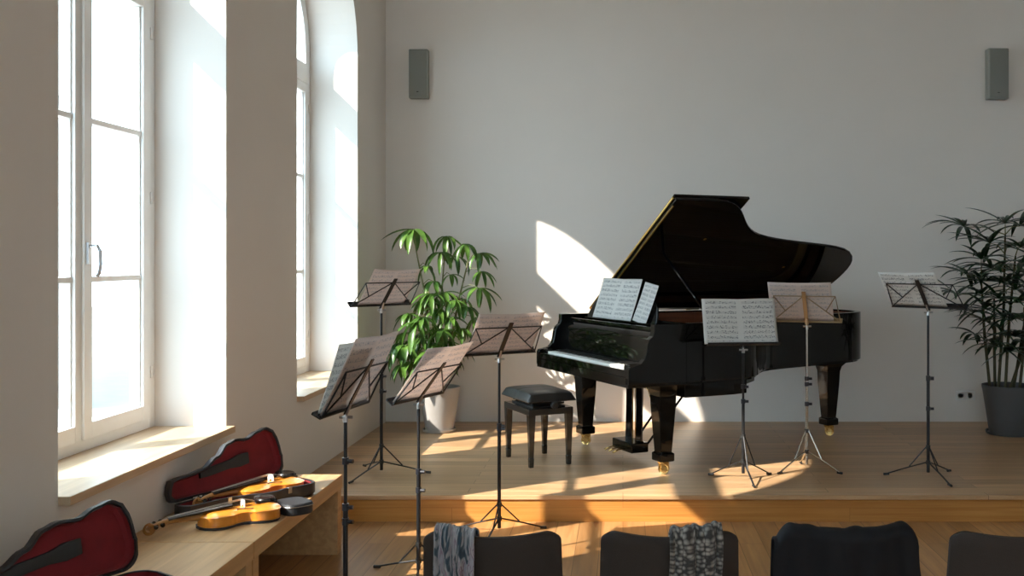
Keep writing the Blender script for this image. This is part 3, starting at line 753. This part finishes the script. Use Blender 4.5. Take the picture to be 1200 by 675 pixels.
cl = [(484,269,8.35,9,.27),(523,277,8.5,8,.19),(545,286,8.45,8,.20),(562,297,8.4,8,.20),(516,296,8.4,8,.20),(534,300,8.6,6,.17),
      (562,338,8.42,8,.22),(542,350,8.55,6,.17),(560,372,8.45,7,.22),(505,345,8.3,9,.20),(520,343,8.4,9,.18),(532,352,8.3,8,.19),(497,352,8.5,8,.18),
      (480,368,8.3,7,.20),(495,372,8.2,8,.21),(512,362,8.25,9,.20),(527,372,8.35,9,.20),(540,385,8.4,7,.18),(515,385,8.5,9,.20),
      (476,390,8.35,8,.20),(492,397,8.25,8,.20),(508,402,8.35,9,.20),(524,400,8.5,8,.19),(484,410,8.45,7,.19),(469,402,8.3,6,.18),(538,408,8.6,6,.16),(500,388,8.55,8,.19),(510,350,8.6,7,.18),(528,322,8.5,5,.15),(470,428,8.35,6,.19),(498,425,8.3,7,.2),(512,428,8.35,8,.19),(488,436,8.4,6,.18),(530,420,8.4,6,.17),(462,415,8.3,5,.18),(548,360,8.3,6,.18),(500,312,8.4,5,.18),(509,330,8.35,6,.18),(564,318,8.4,5,.17),(474,405,8.2,6,.25),(488,378,8.15,6,.24),(505,412,8.2,7,.24),(518,388,8.2,7,.22),(481,424,8.25,6,.23)]
trunks = [[(515,455,8.46),(514,400,8.46),(517,350,8.48),(521,300,8.5)],[(512,455,8.44),(503,400,8.4),(497,340,8.38),(486,285,8.35)],[(519,455,8.48),(528,400,8.5),(538,350,8.5),(550,300,8.46)]]
tp = []
for tr in trunks:
    pts = [P(*q)-plant.location for q in tr]
    c = MB(); c.tube(pts, [.014, .011, .008, .005], 8); autosmooth(c.build('stem', M['bark'], plant), 60)
    for i in range(len(pts)-1):
        for k in range(8): tp.append(pts[i].lerp(pts[i+1], k/8))
pet = MB()
for u, v, d, n, L_ in cl:
    cpos = P(u, v, d+rnd.uniform(-.08, .08))-plant.location
    near = min([q for q in tp if q.z < cpos.z+.02] or tp, key=lambda q: (q-cpos).length)
    mid = (near+cpos)/2+Vector((0, 0, .03))
    pet = MB(); pet.tube([near, mid, cpos], [.004, .003, .002], 5); pet.build('petiole', M['bark'], plant)
    out = Vector((cpos.x, cpos.y, 0)); out = out.normalized() if out.length > .02 else Vector((1, 0, 0))
    a0 = rnd.uniform(0, 2*PI)
    for k in range(n):
        a = a0+2*PI*k/n+rnd.uniform(-.2, .2)
        d_ = Vector((math.cos(a), math.sin(a), rnd.uniform(-.35, .35)))+out*.35
        leaflet(fol, cpos, d_, Vector((0, 0, 1)), L_*rnd.uniform(.7, 1.25), L_*.25*rnd.uniform(.8, 1.15), rnd.uniform(.7, 3.0))
for p in fol.v:                              # keep the crown off both walls
    wx, wy = p.x+plant.location.x, p.y+plant.location.y
    if wx < XW+.03: p.x = XW+.03-plant.location.x
    if wy > YB-.03: p.y = YB-.03-plant.location.y
fol.build('foliage', M['leaf'], plant, smooth=True, recalc=False)
p2 = Vector(((1183-U0)/F*8.33, 8.33, ST))
palm = thing('potted_palm', 'dark green lady palm in a dark grey pot at the right', 'plant', p2)
pot(palm, .160, .215, .40, M['potdark'])
fol = MB(); pet = MB()
fr = [(1175,372,8.15,10,.27),(1150,330,8.2,10,.28),(1192,355,8.1,10,.3),(1162,315,8.2,10,.3),(1185,412,8.15,8,.25),(1198,310,8.2,10,.3),(1160,285,8.25,10,.3),(1120,345,8.3,8,.26),(1155,362,8.15,9,.28),(1195,265,8.45,9,.3),(1180,330,8.2,10,.3),(1165,405,8.2,8,.26),(1190,395,8.15,9,.28),(1130,266,8.3,10,.30),(1178,262,8.4,9,.32),(1150,304,8.2,9,.28),(1133,322,8.35,8,.26),(1172,318,8.5,9,.28),(1196,290,8.3,9,.30),(1150,345,8.3,8,.27),
      (1140,366,8.25,7,.24),(1170,350,8.1,9,.28),(1190,340,8.35,9,.30),(1160,380,8.4,8,.26),(1185,375,8.2,9,.28),(1142,392,8.4,6,.2),(1205,320,8.5,9,.3),(1225,300,8.3,9,.3),(1240,340,8.4,9,.3),(1215,370,8.3,9,.3),(1172,395,8.4,8,.24),(1200,400,8.3,8,.26),(1228,390,8.4,8,.26),(1182,290,8.5,8,.26)]
canes = [(1170,8.3,1178,275),(1160,8.35,1150,330),(1178,8.25,1190,300),(1188,8.4,1215,315),(1195,8.3,1200,360),(1166,8.4,1165,350),(1184,8.36,1232,320)]
cp = []
for u, d, u2, v2 in canes:
    a = P(u, 452, d)-palm.location; b_ = P(u2, v2, d)-palm.location; a.z = .37
    m_ = a.lerp(b_, .5)+Vector((rnd.uniform(-.02, .02), 0, 0))
    c = MB(); c.tube([a, m_, b_], [.013, .012, .007], 8); autosmooth(c.build('cane', M['cane'], palm), 60)
    for k in range(4, 17): cp.append(a.lerp(m_, k/8) if k <= 8 else m_.lerp(b_, (k-8)/8))
for u, v, d, n, L_ in fr:
    c0 = P(u, v, d)-palm.location
    near = min([q for q in cp if q.z < c0.z-.01] or cp, key=lambda q: (q-c0).length)
    pet = MB(); pet.tube([near, near.lerp(c0, .5)+Vector((0, 0, .03)), c0], [.005, .004, .003], 5); pet.build('petiole', M['bark'], palm)
    ax = (c0-near); ax.z = 0; ax = ax.normalized() if ax.length > .03 else Vector((rnd.uniform(-1, 1), -.5, 0)).normalized()
    sd = Vector((-ax.y, ax.x, 0))
    n += 1
    for k in range(n):
        t = -2.1+4.2*k/(n-1)
        d_ = ax*math.cos(t)+sd*math.sin(t)+Vector((0, 0, .75*math.cos(t*.7)+rnd.uniform(-.25, .3)))
        leaflet(fol, c0, d_, Vector((0, 0, 1)), L_*rnd.uniform(.9, 1.25), .046, rnd.uniform(.4, 1.4), .2)
for p in fol.v:
    wy = p.y+palm.location.y
    if wy > YB-.03: p.y = YB-.03-palm.location.y
fol.build('foliage', M['palm'], palm, smooth=True, recalc=False)

# ------------------------------------------------------------------ wall speakers and outlet
def speaker(u, v, w_, h_, label):
    q = P(u, v, YB-.06)
    root = thing('wall_speaker', label, 'speaker', (q.x, YB, q.z), 0, 'wall speakers')
    s = MB(); s.box((-w_/2, -.10, -h_/2), (w_/2, -.012, h_/2)); s.build('cabinet', M['speakerbox'], root, bevel=.008)
    s = MB(); s.box((-w_/2+.008, -.108, -h_/2+.008), (w_/2-.008, -.098, h_/2-.008)); s.build('grille', M['speaker'], root, bevel=.005)
    s = MB(); s.box((-.012, -.1095, -h_/2+.05), (.005, -.107, -h_/2+.057)); s.build('badge', M['dark'], root)
    s = MB(); s.box((-.03, -.014, -.08), (.03, 0, .08)); s.build('bracket', M['standblack'], root)
speaker(491, 87, .165, .425, 'grey slim wall speaker near the left corner above the leafy plant')
speaker(1168.5, 87, .178, .44, 'grey slim wall speaker at the upper right above the palm')
q = P(1131, 463.5, YB)
ol = thing('wall_outlet', 'white double power socket low on the wall left of the palm pot', 'power socket', (q.x, YB, q.z))
s = MB(); s.box((-.085, -.008, -.042), (.085, 0, .042)); s.build('cover_plate', M['white'], ol, bevel=.003)
for x in (-.041, .041):
    s = MB(); s.lathe([(.026, 0), (.026, .003), (.022, .003), (.021, -.004), (.001, -.004)], 24, T(x, -.008, 0) @ RX(PI/2)); so = s.build('socket', M['white'], ol)
    s = MB()
    for k in (-.009, .009): s.lathe([(.003, 0), (.003, .0015)], 10, T(x+k, -.0045, 0) @ RX(PI/2))
    s.build('socket_hole', M['dark'], so)

# ------------------------------------------------------------------ bench along the window wall
BX0, BX1, BZ = XW+.004, -1.52, .418
for (y0, y1, lab) in ((4.222, 5.55, 'oak bench along the window wall, far one under the two violins'), (2.75, 4.216, 'oak bench along the window wall, near one under the foremost open case')):
    root = thing('wall_bench', lab, 'bench', ((BX0+BX1)/2, (y0+y1)/2, 0), 0, 'oak wall benches')
    ox, oy = root.location.x, root.location.y
    s = MB(); s.box((BX0-ox, y0-oy, BZ-.072), (BX1-ox, y1-oy, BZ)); s.build('top', M['bench'], root, bevel=.003)
    for ya, yb in ((y0, y0+.07), (y1-.07, y1)):
        s = MB(); s.box((BX0-ox, ya-oy, 0), (BX1-.006-ox, yb-oy, BZ-.072)); s.build('end_panel', M['bench'], root, bevel=.003)

# ------------------------------------------------------------------ violins and cases
def vw(t):       # violin half width along body, t 0 (tail) .. 1 (neck)
    pts = [(0,0),(.015,.030),(.05,.066),(.12,.094),(.20,.104),(.28,.101),(.36,.086),(.40,.078),(.415,.068),(.46,.058),(.52,.055),(.58,.058),(.63,.068),(.645,.074),(.70,.080),(.78,.084),(.86,.081),(.93,.066),(.97,.045),(.99,.028),(1,.012)]
    for (a, b_), (c_, d) in zip(pts, pts[1:]):
        if t <= c_:
            k = (t-a)/(c_-a); return b_+(d-b_)*k
    return .012
def violin(M0, label, bowed=True):
    root = thing('violin', label, 'violin', M0.translation, 0, 'violins on the bench')
    root.matrix_world = M0
    # local: x along the body, tail at x=0, scroll towards -x ; z up ; bottom at z 0
    BL = .356
    ts = [0,.004,.015,.03,.05,.08,.12,.16,.20,.24,.28,.32,.36,.40,.415,.43,.46,.49,.52,.55,.58,.61,.63,.645,.67,.70,.74,.78,.82,.86,.90,.93,.955,.97,.985,1]
    def body(mb, z0, z1, dome, over):
        na = 12; vv = []; ff = []
        for t in ts:
            w_ = max(vw(t)+over, .003)
            lift = min(1, min(t, 1-t)*7)**.6
            for k in range(na+1):
                s = -1+2*k/na; vv.append((-t*BL, s*w_, z1+dome*(max(0, 1-s*s)**1.2)*lift))
            for k in range(na+1):
                s = 1-2*k/na; vv.append((-t*BL, s*w_, z0))
        m = 2*(na+1)
        for i in range(len(ts)-1):
            for k in range(m): ff.append((i*m+k, i*m+(k+1) % m, (i+1)*m+(k+1) % m, (i+1)*m+k))
        ff.append(tuple(range(m))); ff.append(tuple((len(ts)-1)*m+k for k in range(m-1, -1, -1)))
        mb.add(vv, ff)
    b = MB(); body(b, 0.002, .036, 0, 0); autosmooth(b.build('ribs', M['varnish'], root), 50)
    b = MB(); body(b, .036, .040, .016, .0035); autosmooth(b.build('top_plate', M['varnish'], root), 50)
    b = MB(); body(b, -.001, .003, 0, .0035); autosmooth(b.build('back_plate', M['varnish'], root), 50)
    b = MB()
    for s in (-1, 1):
        pts = []
        for k in range(9):
            t = k/8; pts.append((-.135-.07*t, s*(.048-.014*t+.008*math.sin(t*2*PI)), .0505+.0025*math.sin(t*PI)-.001+.002*t))
        b.tube(pts, .0022, 5)
    b.build('sound_holes', M['ebony'], root)
    b = MB(); b.tube([(-.34, 0, .036), (-.40, 0, .040), (-.485, 0, .042)], [.016, .012, .011], 10); autosmooth(b.build('neck', M['violinneck'], root), 50)
    b = MB(); vv = []; ff = []
    for i, (x, w_, z) in enumerate(((-.215, .021, .071), (-.485, .012, .054))):
        for k in range(7):
            a = -1+2*k/6; vv.append((x, a*w_, z+.003*(1-a*a)))
        for k in range(7):
            a = 1-2*k/6; vv.append((x, a*w_, z-.006))
    b.add(vv, [(k, (k+1) % 14, 14+(k+1) % 14, 14+k) for k in range(14)]+[tuple(range(14)), tuple(range(27, 13, -1))]); b.build('fingerboard', M['ebony'], root)
    # peg box and scroll
    b = MB(); b.tube([(-.485, 0, .044), (-.52, 0, .040), (-.555, 0, .028)], [.013, .011, .009], 8)
    pts = [( -.560+.018*math.cos(a)*(1-a/16), 0, .022+.018*math.sin(a)*(1-a/16)) for a in [PI*.6-k*.45 for k in range(16)][::1]]
    b.tube([(p[0], 0, p[2]) for p in pts], [.010-.0004*k for k in range(16)], 8)
    b.lathe([(.001, -.019), (.007, -.019), (.007, .019), (.001, .019)], 10, T(-.560, 0, .022) @ RX(PI/2))
    autosmooth(b.build('scroll', M['violinneck'], root), 50)
    for k, (x, s) in enumerate(((-.505, 1), (-.517, -1), (-.531, 1), (-.544, -1))):
        b = MB(); b.tube([(x, -s*.014, .040-k*.002), (x, s*.026, .040-k*.002)], .003, 6); b.lathe([(.003, 0), (.009, .003), (.009, .010), (.004, .013)], 12, T(x, s*.026, .040-k*.002) @ RX(-s*PI/2)); b.build('peg', M['ebony'], root)
    b = MB(); br = [(-.021, 0), (-.012, 0), (-.006, .010), (.006, .010), (.012, 0), (.021, 0), (.022, .014), (.019, .028), (.008, .034), (-.008, .034), (-.019, .028), (-.022, .014)]
    n = len(br); vv = [(-.160, y, .052+z) for y, z in br]+[(-.164, y, .052+z) for y, z in br]
    b.add(vv, [tuple(range(n)), tuple(range(2*n-1, n-1, -1))]+[(i, (i+1) % n, n+(i+1) % n, n+i) for i in range(n)]); b.build('bridge', M['ivory'], root)
    b = MB(); b.add([(-.008, -.010, .044), (-.008, .010, .044), (-.115, .021, .064), (-.115, -.021, .064), (-.008, -.006, .054), (-.008, .006, .054), (-.115, .017, .072), (-.115, -.017, .072)], [(0,1,2,3),(7,6,5,4),(0,4,5,1),(1,5,6,2),(2,6,7,3),(3,7,4,0)]); b.build('tailpiece', M['ebony'], root, bevel=.002)
    b = MB(); b.lathe([(.001, 0), (.045, .001), (.056, .006), (.052, .014), (.04, .010), (.001, .008)], 28, T(-.045, .045, .056) @ Matrix.Diagonal((.8, 1, 1, 1))); b.box((-.012, .02, .0), (.004, .06, .06)); autosmooth(b.build('chin_rest', M['ebony'], root), 50)
    for k in range(4):
        y = -.0135+.009*k; b = MB(); b.tube([(-.112, y, .072), (-.162, y, .0865), (-.486, y*.55, .0605)], .0008, 4); b.build('violin_string', M['string'], root)
    return root
def cw(t):      # case width, t 0 (narrow end) .. 1 (wide end)
    pts = [(0,.0),(.01,.075),(.03,.100),(.08,.108),(.18,.112),(.30,.125),(.42,.165),(.52,.215),(.60,.228),(.70,.222),(.80,.245),(.88,.256),(.94,.235),(.975,.19),(.992,.13),(1,0)]
    for (a, b_), (c_, d) in zip(pts, pts[1:]):
        if t <= c_:
            k = (t-a)/(c_-a); k = k*k*(3-2*k) if .1 < t < .9 else k; return b_+(d-b_)*k
    return 0
CLN = .70; H0 = .13
def case_loop(ins=0):
    ts = [0, .01, .02, .03, .045]+[.06+.02*k for k in range(44)]+[.94, .95, .96, .97, .98, .987, .993, 1]
    up = []; dn = []
    for t in ts:
        x = ins+(CLN-2*ins)*t
        e = min(t, 1-t)*CLN
        cr_ = .035 if t < .5 else .07
        yu = H0-ins-(cr_-math.sqrt(max(0, cr_*cr_-(cr_-min(e, cr_))**2)))
        wv = cw(t)-.0
        yd = H0-wv+ins
        if yd > yu: yd = yu = (yd+yu)/2
        up.append((x, yu)); dn.append((x, yd))
    dn[0] = up[0] = ((up[0][0]), min(up[0][1], dn[1][1]+.03)); dn[-1] = up[-1] = (up[-1][0], H0-.10)
    return dn+up[-2:0:-1]
def tray(h, floor_t, M_=None):
    """returns shell MB and lining MB; opening upwards"""
    A = case_loop(0); B = case_loop(.010); n = len(A)
    sh_ = MB(); vv = []
    A2 = [(x, y) for x, y in case_loop(.012)]
    for (x, y) in A2: vv.append((x, y, 0))
    for (x, y) in A: vv.append((x, y, .012))
    for (x, y) in A: vv.append((x, y, h))
    for (x, y) in B: vv.append((x, y, h+.002))
    for (x, y) in B: vv.append((x, y, h-.008))
    ff = []
    for r_ in range(4): ff += [(r_*n+i, r_*n+(i+1) % n, (r_+1)*n+(i+1) % n, (r_+1)*n+i) for i in range(n)]
    ff.append(tuple(range(n-1, -1, -1))); sh_.add(vv, ff, M_)
    li = MB(); vv = []
    C = case_loop(.013); D = case_loop(.022)
    for (x, y) in C: vv.append((x, y, h-.003))
    for (x, y) in C: vv.append((x, y, floor_t+.012))
    for (x, y) in D: vv.append((x, y, floor_t))
    ff = []
    for r_ in range(2): ff += [(r_*n+i, r_*n+(i+1) % n, (r_+1)*n+(i+1) % n, (r_+1)*n+i) for i in range(n)]
    ff.append(tuple(range(2*n, 3*n))); li.add(vv, ff, M_)
    return sh_, li
def violin_case(M0, label, lid=True, openang=112, hb=.062):
    root = thing('violin_case', label, 'violin case', M0.translation, 0, 'violin cases on the bench'); root.matrix_world = M0
    s, l = tray(hb, .012)
    so = autosmooth(s.build('case_base', M['case'], root), 40)
    l.build('lining', M['velvet'], so, label='crimson velvet lining')
    for x in (.22, .50):
        yl = H0-cw(x/CLN)
        b = MB(); b.box((x-.012, yl-.004, hb*.55), (x+.012, yl+.008, hb+.003)); b.build('latch', M['nickel'], so, bevel=.002)
    if lid:
        hz = hb+.004; hy = H0
        LMx = T(0, hy, hz) @ RX(-R(openang)) @ T(0, -hy, 0) @ T(0, 0, .048) @ Matrix.Diagonal((1, 1, -1, 1))
        s, l = tray(.046, .010, LMx)
        lo = autosmooth(s.build('case_lid', M['case'], root), 40)
        l.build('lining', M['velvet'], lo, label='crimson velvet lining')
        b = MB(); b.prism([(x, y+.035-(x-.2)*.10) for x, y in [(.20, -.016), (.24, -.020), (.38, -.020), (.44, -.030), (.50, -.026), (.50, .026), (.44, .030), (.38, .020), (.24, .020), (.20, .016)]], .010, .024, LMx)
        b.build('accessory_pocket', M['plastic'], lo, label='dark padded pocket in the lid')
        b = MB()
        for x in (.15, .50): b.tube([Vector((x-.03, hy+.003, hz)), Vector((x+.03, hy+.003, hz))], .006, 8)
        b.build('case_hinge', M['nickel'], root)
    return root
ang = R(40)
def axis_m(end, z, a):       # wide end at `end`, narrow end towards the wall
    return T(end[0]-CLN*math.cos(a), end[1]-CLN*math.sin(a), z) @ RZ(a)
zb = BZ+.001
CA = R(64)
violin_case(axis_m((-1.603, 5.163), zb, CA), 'open black violin case lined in crimson, its lid against the wall, behind the front violin', openang=100)
MV2 = axis_m((-1.603, 5.163), zb+.030, CA) @ T(CLN-.040, .008, 0) @ RZ(R(-7.5))
violin(MV2, 'amber violin lying in the open case at the far end of the bench')
A1 = R(43); e1 = (-1.53, 4.70)
M1 = T(e1[0]-.60*math.cos(A1), e1[1]-.60*math.sin(A1), zb) @ RZ(A1)
# shallow case base below the front violin
violin(T(e1[0]-.055*math.cos(A1), e1[1]-.055*math.sin(A1), zb+.012) @ RZ(A1) @ RX(0), 'amber violin in the sun, nearer of the two, its scroll on the bare bench')
rt = thing('accessory_pouch', 'rounded black pouch at the tail of the front violin', 'pouch', (e1[0], e1[1], zb))
b = MB(); b.prism([(.022+.070*math.copysign(abs(math.cos(a))**.6, math.cos(a)), .085*math.copysign(abs(math.sin(a))**.6, math.sin(a))) for a in [2*PI*k/36 for k in range(36)]], 0, .052)
rt.rotation_euler = (0, 0, A1)
b.build('pouch_body', M['case'], rt, bevel=.008)
b = MB(); b.tube([(.022+.071*math.copysign(abs(math.cos(a))**.6, math.cos(a)), .086*math.copysign(abs(math.sin(a))**.6, math.sin(a)), .040) for a in [2*PI*k/36 for k in range(37)]], .002, 5); b.build('zip', M['nickel'], rt)
# thin cloth under the front violin
ct = thing('violin_cloth', 'thin black cloth under the front violin', 'cloth', (e1[0], e1[1], zb)); ct.rotation_euler = (0, 0, A1)
b = MB(); lp = [(-.06-.356*t, (vw(t)+.006)) for t in [0, .05, .12, .2, .3, .4, .5, .6, .7, .8, .9, .97, 1]]
b.prism(lp+[(x, -y) for x, y in reversed(lp)], 0, .009); b.build('cloth_sheet', M['case'], ct)
violin_case(axis_m((-1.603, 3.60), zb, CA), 'open violin case nearest the camera, crimson lining, lid raised toward the wall', openang=100)
# bow lying in the near case
bw = thing('violin_bow', 'dark violin bow lying in the open case nearest the camera', 'bow'); bw.matrix_world = axis_m((-1.603, 3.60), zb+.05, CA) @ T(0, .06, 0) @ RZ(R(-7)) @ Matrix.Diagonal((.84, 1, 1, 1))
b = MB(); b.tube([(.06, .0, 0), (.4, .012, .004), (.74, .03, .01)], [.006, .005, .004], 8); b.build('bow_stick', M['mahog'], bw)
b = MB(); b.box((.08, -.012, -.014), (.12, 0, -.002)); b.build('frog', M['ebony'], bw)
b = MB(); b.tube([(.10, -.008, -.008), (.735, .02, .0)], .0022, 5); b.build('bow_hair', M['ivory'], bw)
b = MB(); b.lathe([(.001, 0), (.025, .002), (.03, .02), (.02, .035), (.001, .036)], 16)
rr = b.build('rosin_tin', M['ebony']); rr.matrix_world = axis_m((-1.603, 3.60), zb+.013, CA) @ T(.60, -.03, 0); tag(rr, 'small round dark rosin tin inside the nearest open case', 'rosin tin')

# ------------------------------------------------------------------ audience chairs
CH = []
def chair(x, y, label, rz=0):
    root = thing('audience_chair', label, 'chair', (x, y, 0), rz, 'front row chairs')
    hw = .207; ztop = .768
    # backrest, rounded top corners, slightly concave towards the stage
    b = MB(); nx, nz = 30, 22
    def pt_(s, t, side):
        zt = ztop-.012*(1-s*s)          # dip in the middle of top edge
        z = .40+(zt-.40)*t
        w_ = hw*(1.0+.04*(1-t))
        q = max(0, (t-.925)/.075)
        w2 = w_*(1-.10*(1-math.sqrt(max(0, 1-q*q))))
        xx = s*w2
        if abs(s) > .85: z -= .014*((abs(s)-.85)/.15)**2*t**6
        yy = -.02 - .05*(1-s*s)+.0 - (t-.0)*.05
        th = .018*(1-.5*abs(s)**6)*(1-.5*max(0, (t-.9)/.1)**2)
        return Vector((xx, yy+side*th, z))
    for side in (-1, 1):
        for j in range(nz+1):
            for i in range(nx+1): b.v.append(pt_(math.sin((-1+2*i/nx)*PI/2*.94)/math.sin(PI/2*.94), 1-(1-j/nz)**2.2, side))
    n0 = (nx+1)*(nz+1)
    for j in range(nz):
        for i in range(nx):
            a = j*(nx+1)+i; b.f.append((a, a+1, a+nx+2, a+nx+1)); b.f.append((n0+a, n0+a+nx+1, n0+a+nx+2, n0+a+1))
    for i in range(nx): b.f.append((i, n0+i, n0+i+1, i+1)); a = nz*(nx+1)+i; b.f.append((a, a+1, n0+a+1, n0+a))
    for j in range(nz): a = j*(nx+1); b.f.append((a, a+nx+1, n0+a+nx+1, n0+a)); a += nx; b.f.append((a, n0+a, n0+a+nx+1, a+nx+1))
    o = b.build('backrest', M['fabric'], root, smooth=True, bevel=.006)
    b = MB(); b.box((-.215, -.03, .40), (.215, .42, .455)); b.build('seat', M['fabric'], root, bevel=.02)
    for sx in (-1, 1):
        for yy, yf in ((0, -.03), (.38, .41)):
            b = MB(); b.tube([(sx*.18, yy, .41), (sx*.205, yf, 0)], [.013, .010], 10); autosmooth(b.build('leg', M['standblack'], root))
    return root
YC = 3.16
labs = ['grey-brown upholstered chair with a floral scarf on its back', 'grey-brown upholstered chair with a knitted scarf on its back', 'upholstered chair hidden under a black jacket', 'grey-brown upholstered chair with a bare back at the right edge of the picture']
for u, l in zip((575.5, 785, 994, 1199), labs): chair((u-U0)/F*(YC-.1), YC, l)

def drape(name, mat, label, cat, xc, x0, x1, len_back, len_front, folds, amp, seed, thick=.004, flare=0, topz=None, nx=44, lump=.006, edge_drop=0):
    """cloth hung over a chair's backrest: down the camera side, over the top and down the seat side"""
    b = MB(); uv = []; rn = random.Random(seed); ph = [rn.uniform(0, 6.28) for _ in range(5)]
    hw = .207; nt_ = 40; cy = YC
    tot = len_back+.06+len_front
    for j in range(nt_+1):
        q = j/nt_*tot
        for i in range(nx+1):
            s = i/nx; x = x0+(x1-x0)*s
            sn = max(-1, min(1, (x-xc)/hw))
            zt = .768-.012*(1-sn*sn)-(.014+edge_drop)*(max(0, abs(sn)-.80)/.20)**2+.010+(.004*math.exp(-((sn-.72)/.14)**4) if edge_drop else 0)
            ybase = cy-.02-.05*(1-sn*sn)-.05
            fold = amp*(math.sin(folds*s*2*PI+ph[0])+.5*math.sin(folds*1.9*s*2*PI+ph[1]+q*3))
            nz_ = noise.noise(Vector((x*14, q*7, seed)))*lump
            if q < len_back:
                k = (len_back-q); z = zt-k; y = ybase+.05*k/.37-.026-abs(fold+amp*1.5)-abs(nz_)-.003
                xx = x+(x-(x0+x1)/2)*flare*k*3+.006*math.sin(k*22+ph[2])*(k/.2)
            elif q < len_back+.06:
                k = (q-len_back)/.06; z = zt+.014*math.sin(k*PI)+abs(nz_)+abs(fold)*.5; y = ybase-.029+k*.058-(abs(fold+amp*1.5))*(1-k); xx = x
            else:
                k = q-len_back-.06; z = zt-k; y = ybase+.05*k/.37+.029+abs(fold+amp*1.5)+abs(nz_)+.003; xx = x
            b.v.append(Vector((xx, y, z))); uv.append((s, q/.3))
    for j in range(nt_):
        for i in range(nx):
            a = j*(nx+1)+i; b.f.append((a, a+1, a+nx+2, a+nx+1))
    o = b.build(name, mat, smooth=True, solid=thick, uv=uv, recalc=False)
    return tag(o, label, cat)
XCs = [(u-U0)/F*(YC-.1) for u in (575.5, 785, 994, 1199)]
def ux(u): return (u-U0)/F*(YC-.12)
drape('scarf', M['scarf_floral'], 'floral blue and lilac scarf draped over the leftmost chair back', 'scarf', XCs[0], ux(510), ux(558), .34, .20, 3.2, .009, 4, flare=.05, lump=.010)
drape('scarf', M['scarf_knit'], 'chunky grey knitted scarf draped over a chair back', 'scarf', XCs[1], ux(786), ux(846), .34, .20, 2.6, .010, 9, thick=.012, flare=.02, lump=.008)
drape('jacket', M['jacket'], 'black jacket hung over a chair back', 'jacket', XCs[2], ux(909), ux(1077), .34, .16, 3.3, .004, 15, thick=.006, flare=.16, nx=90, lump=.010, edge_drop=.035)
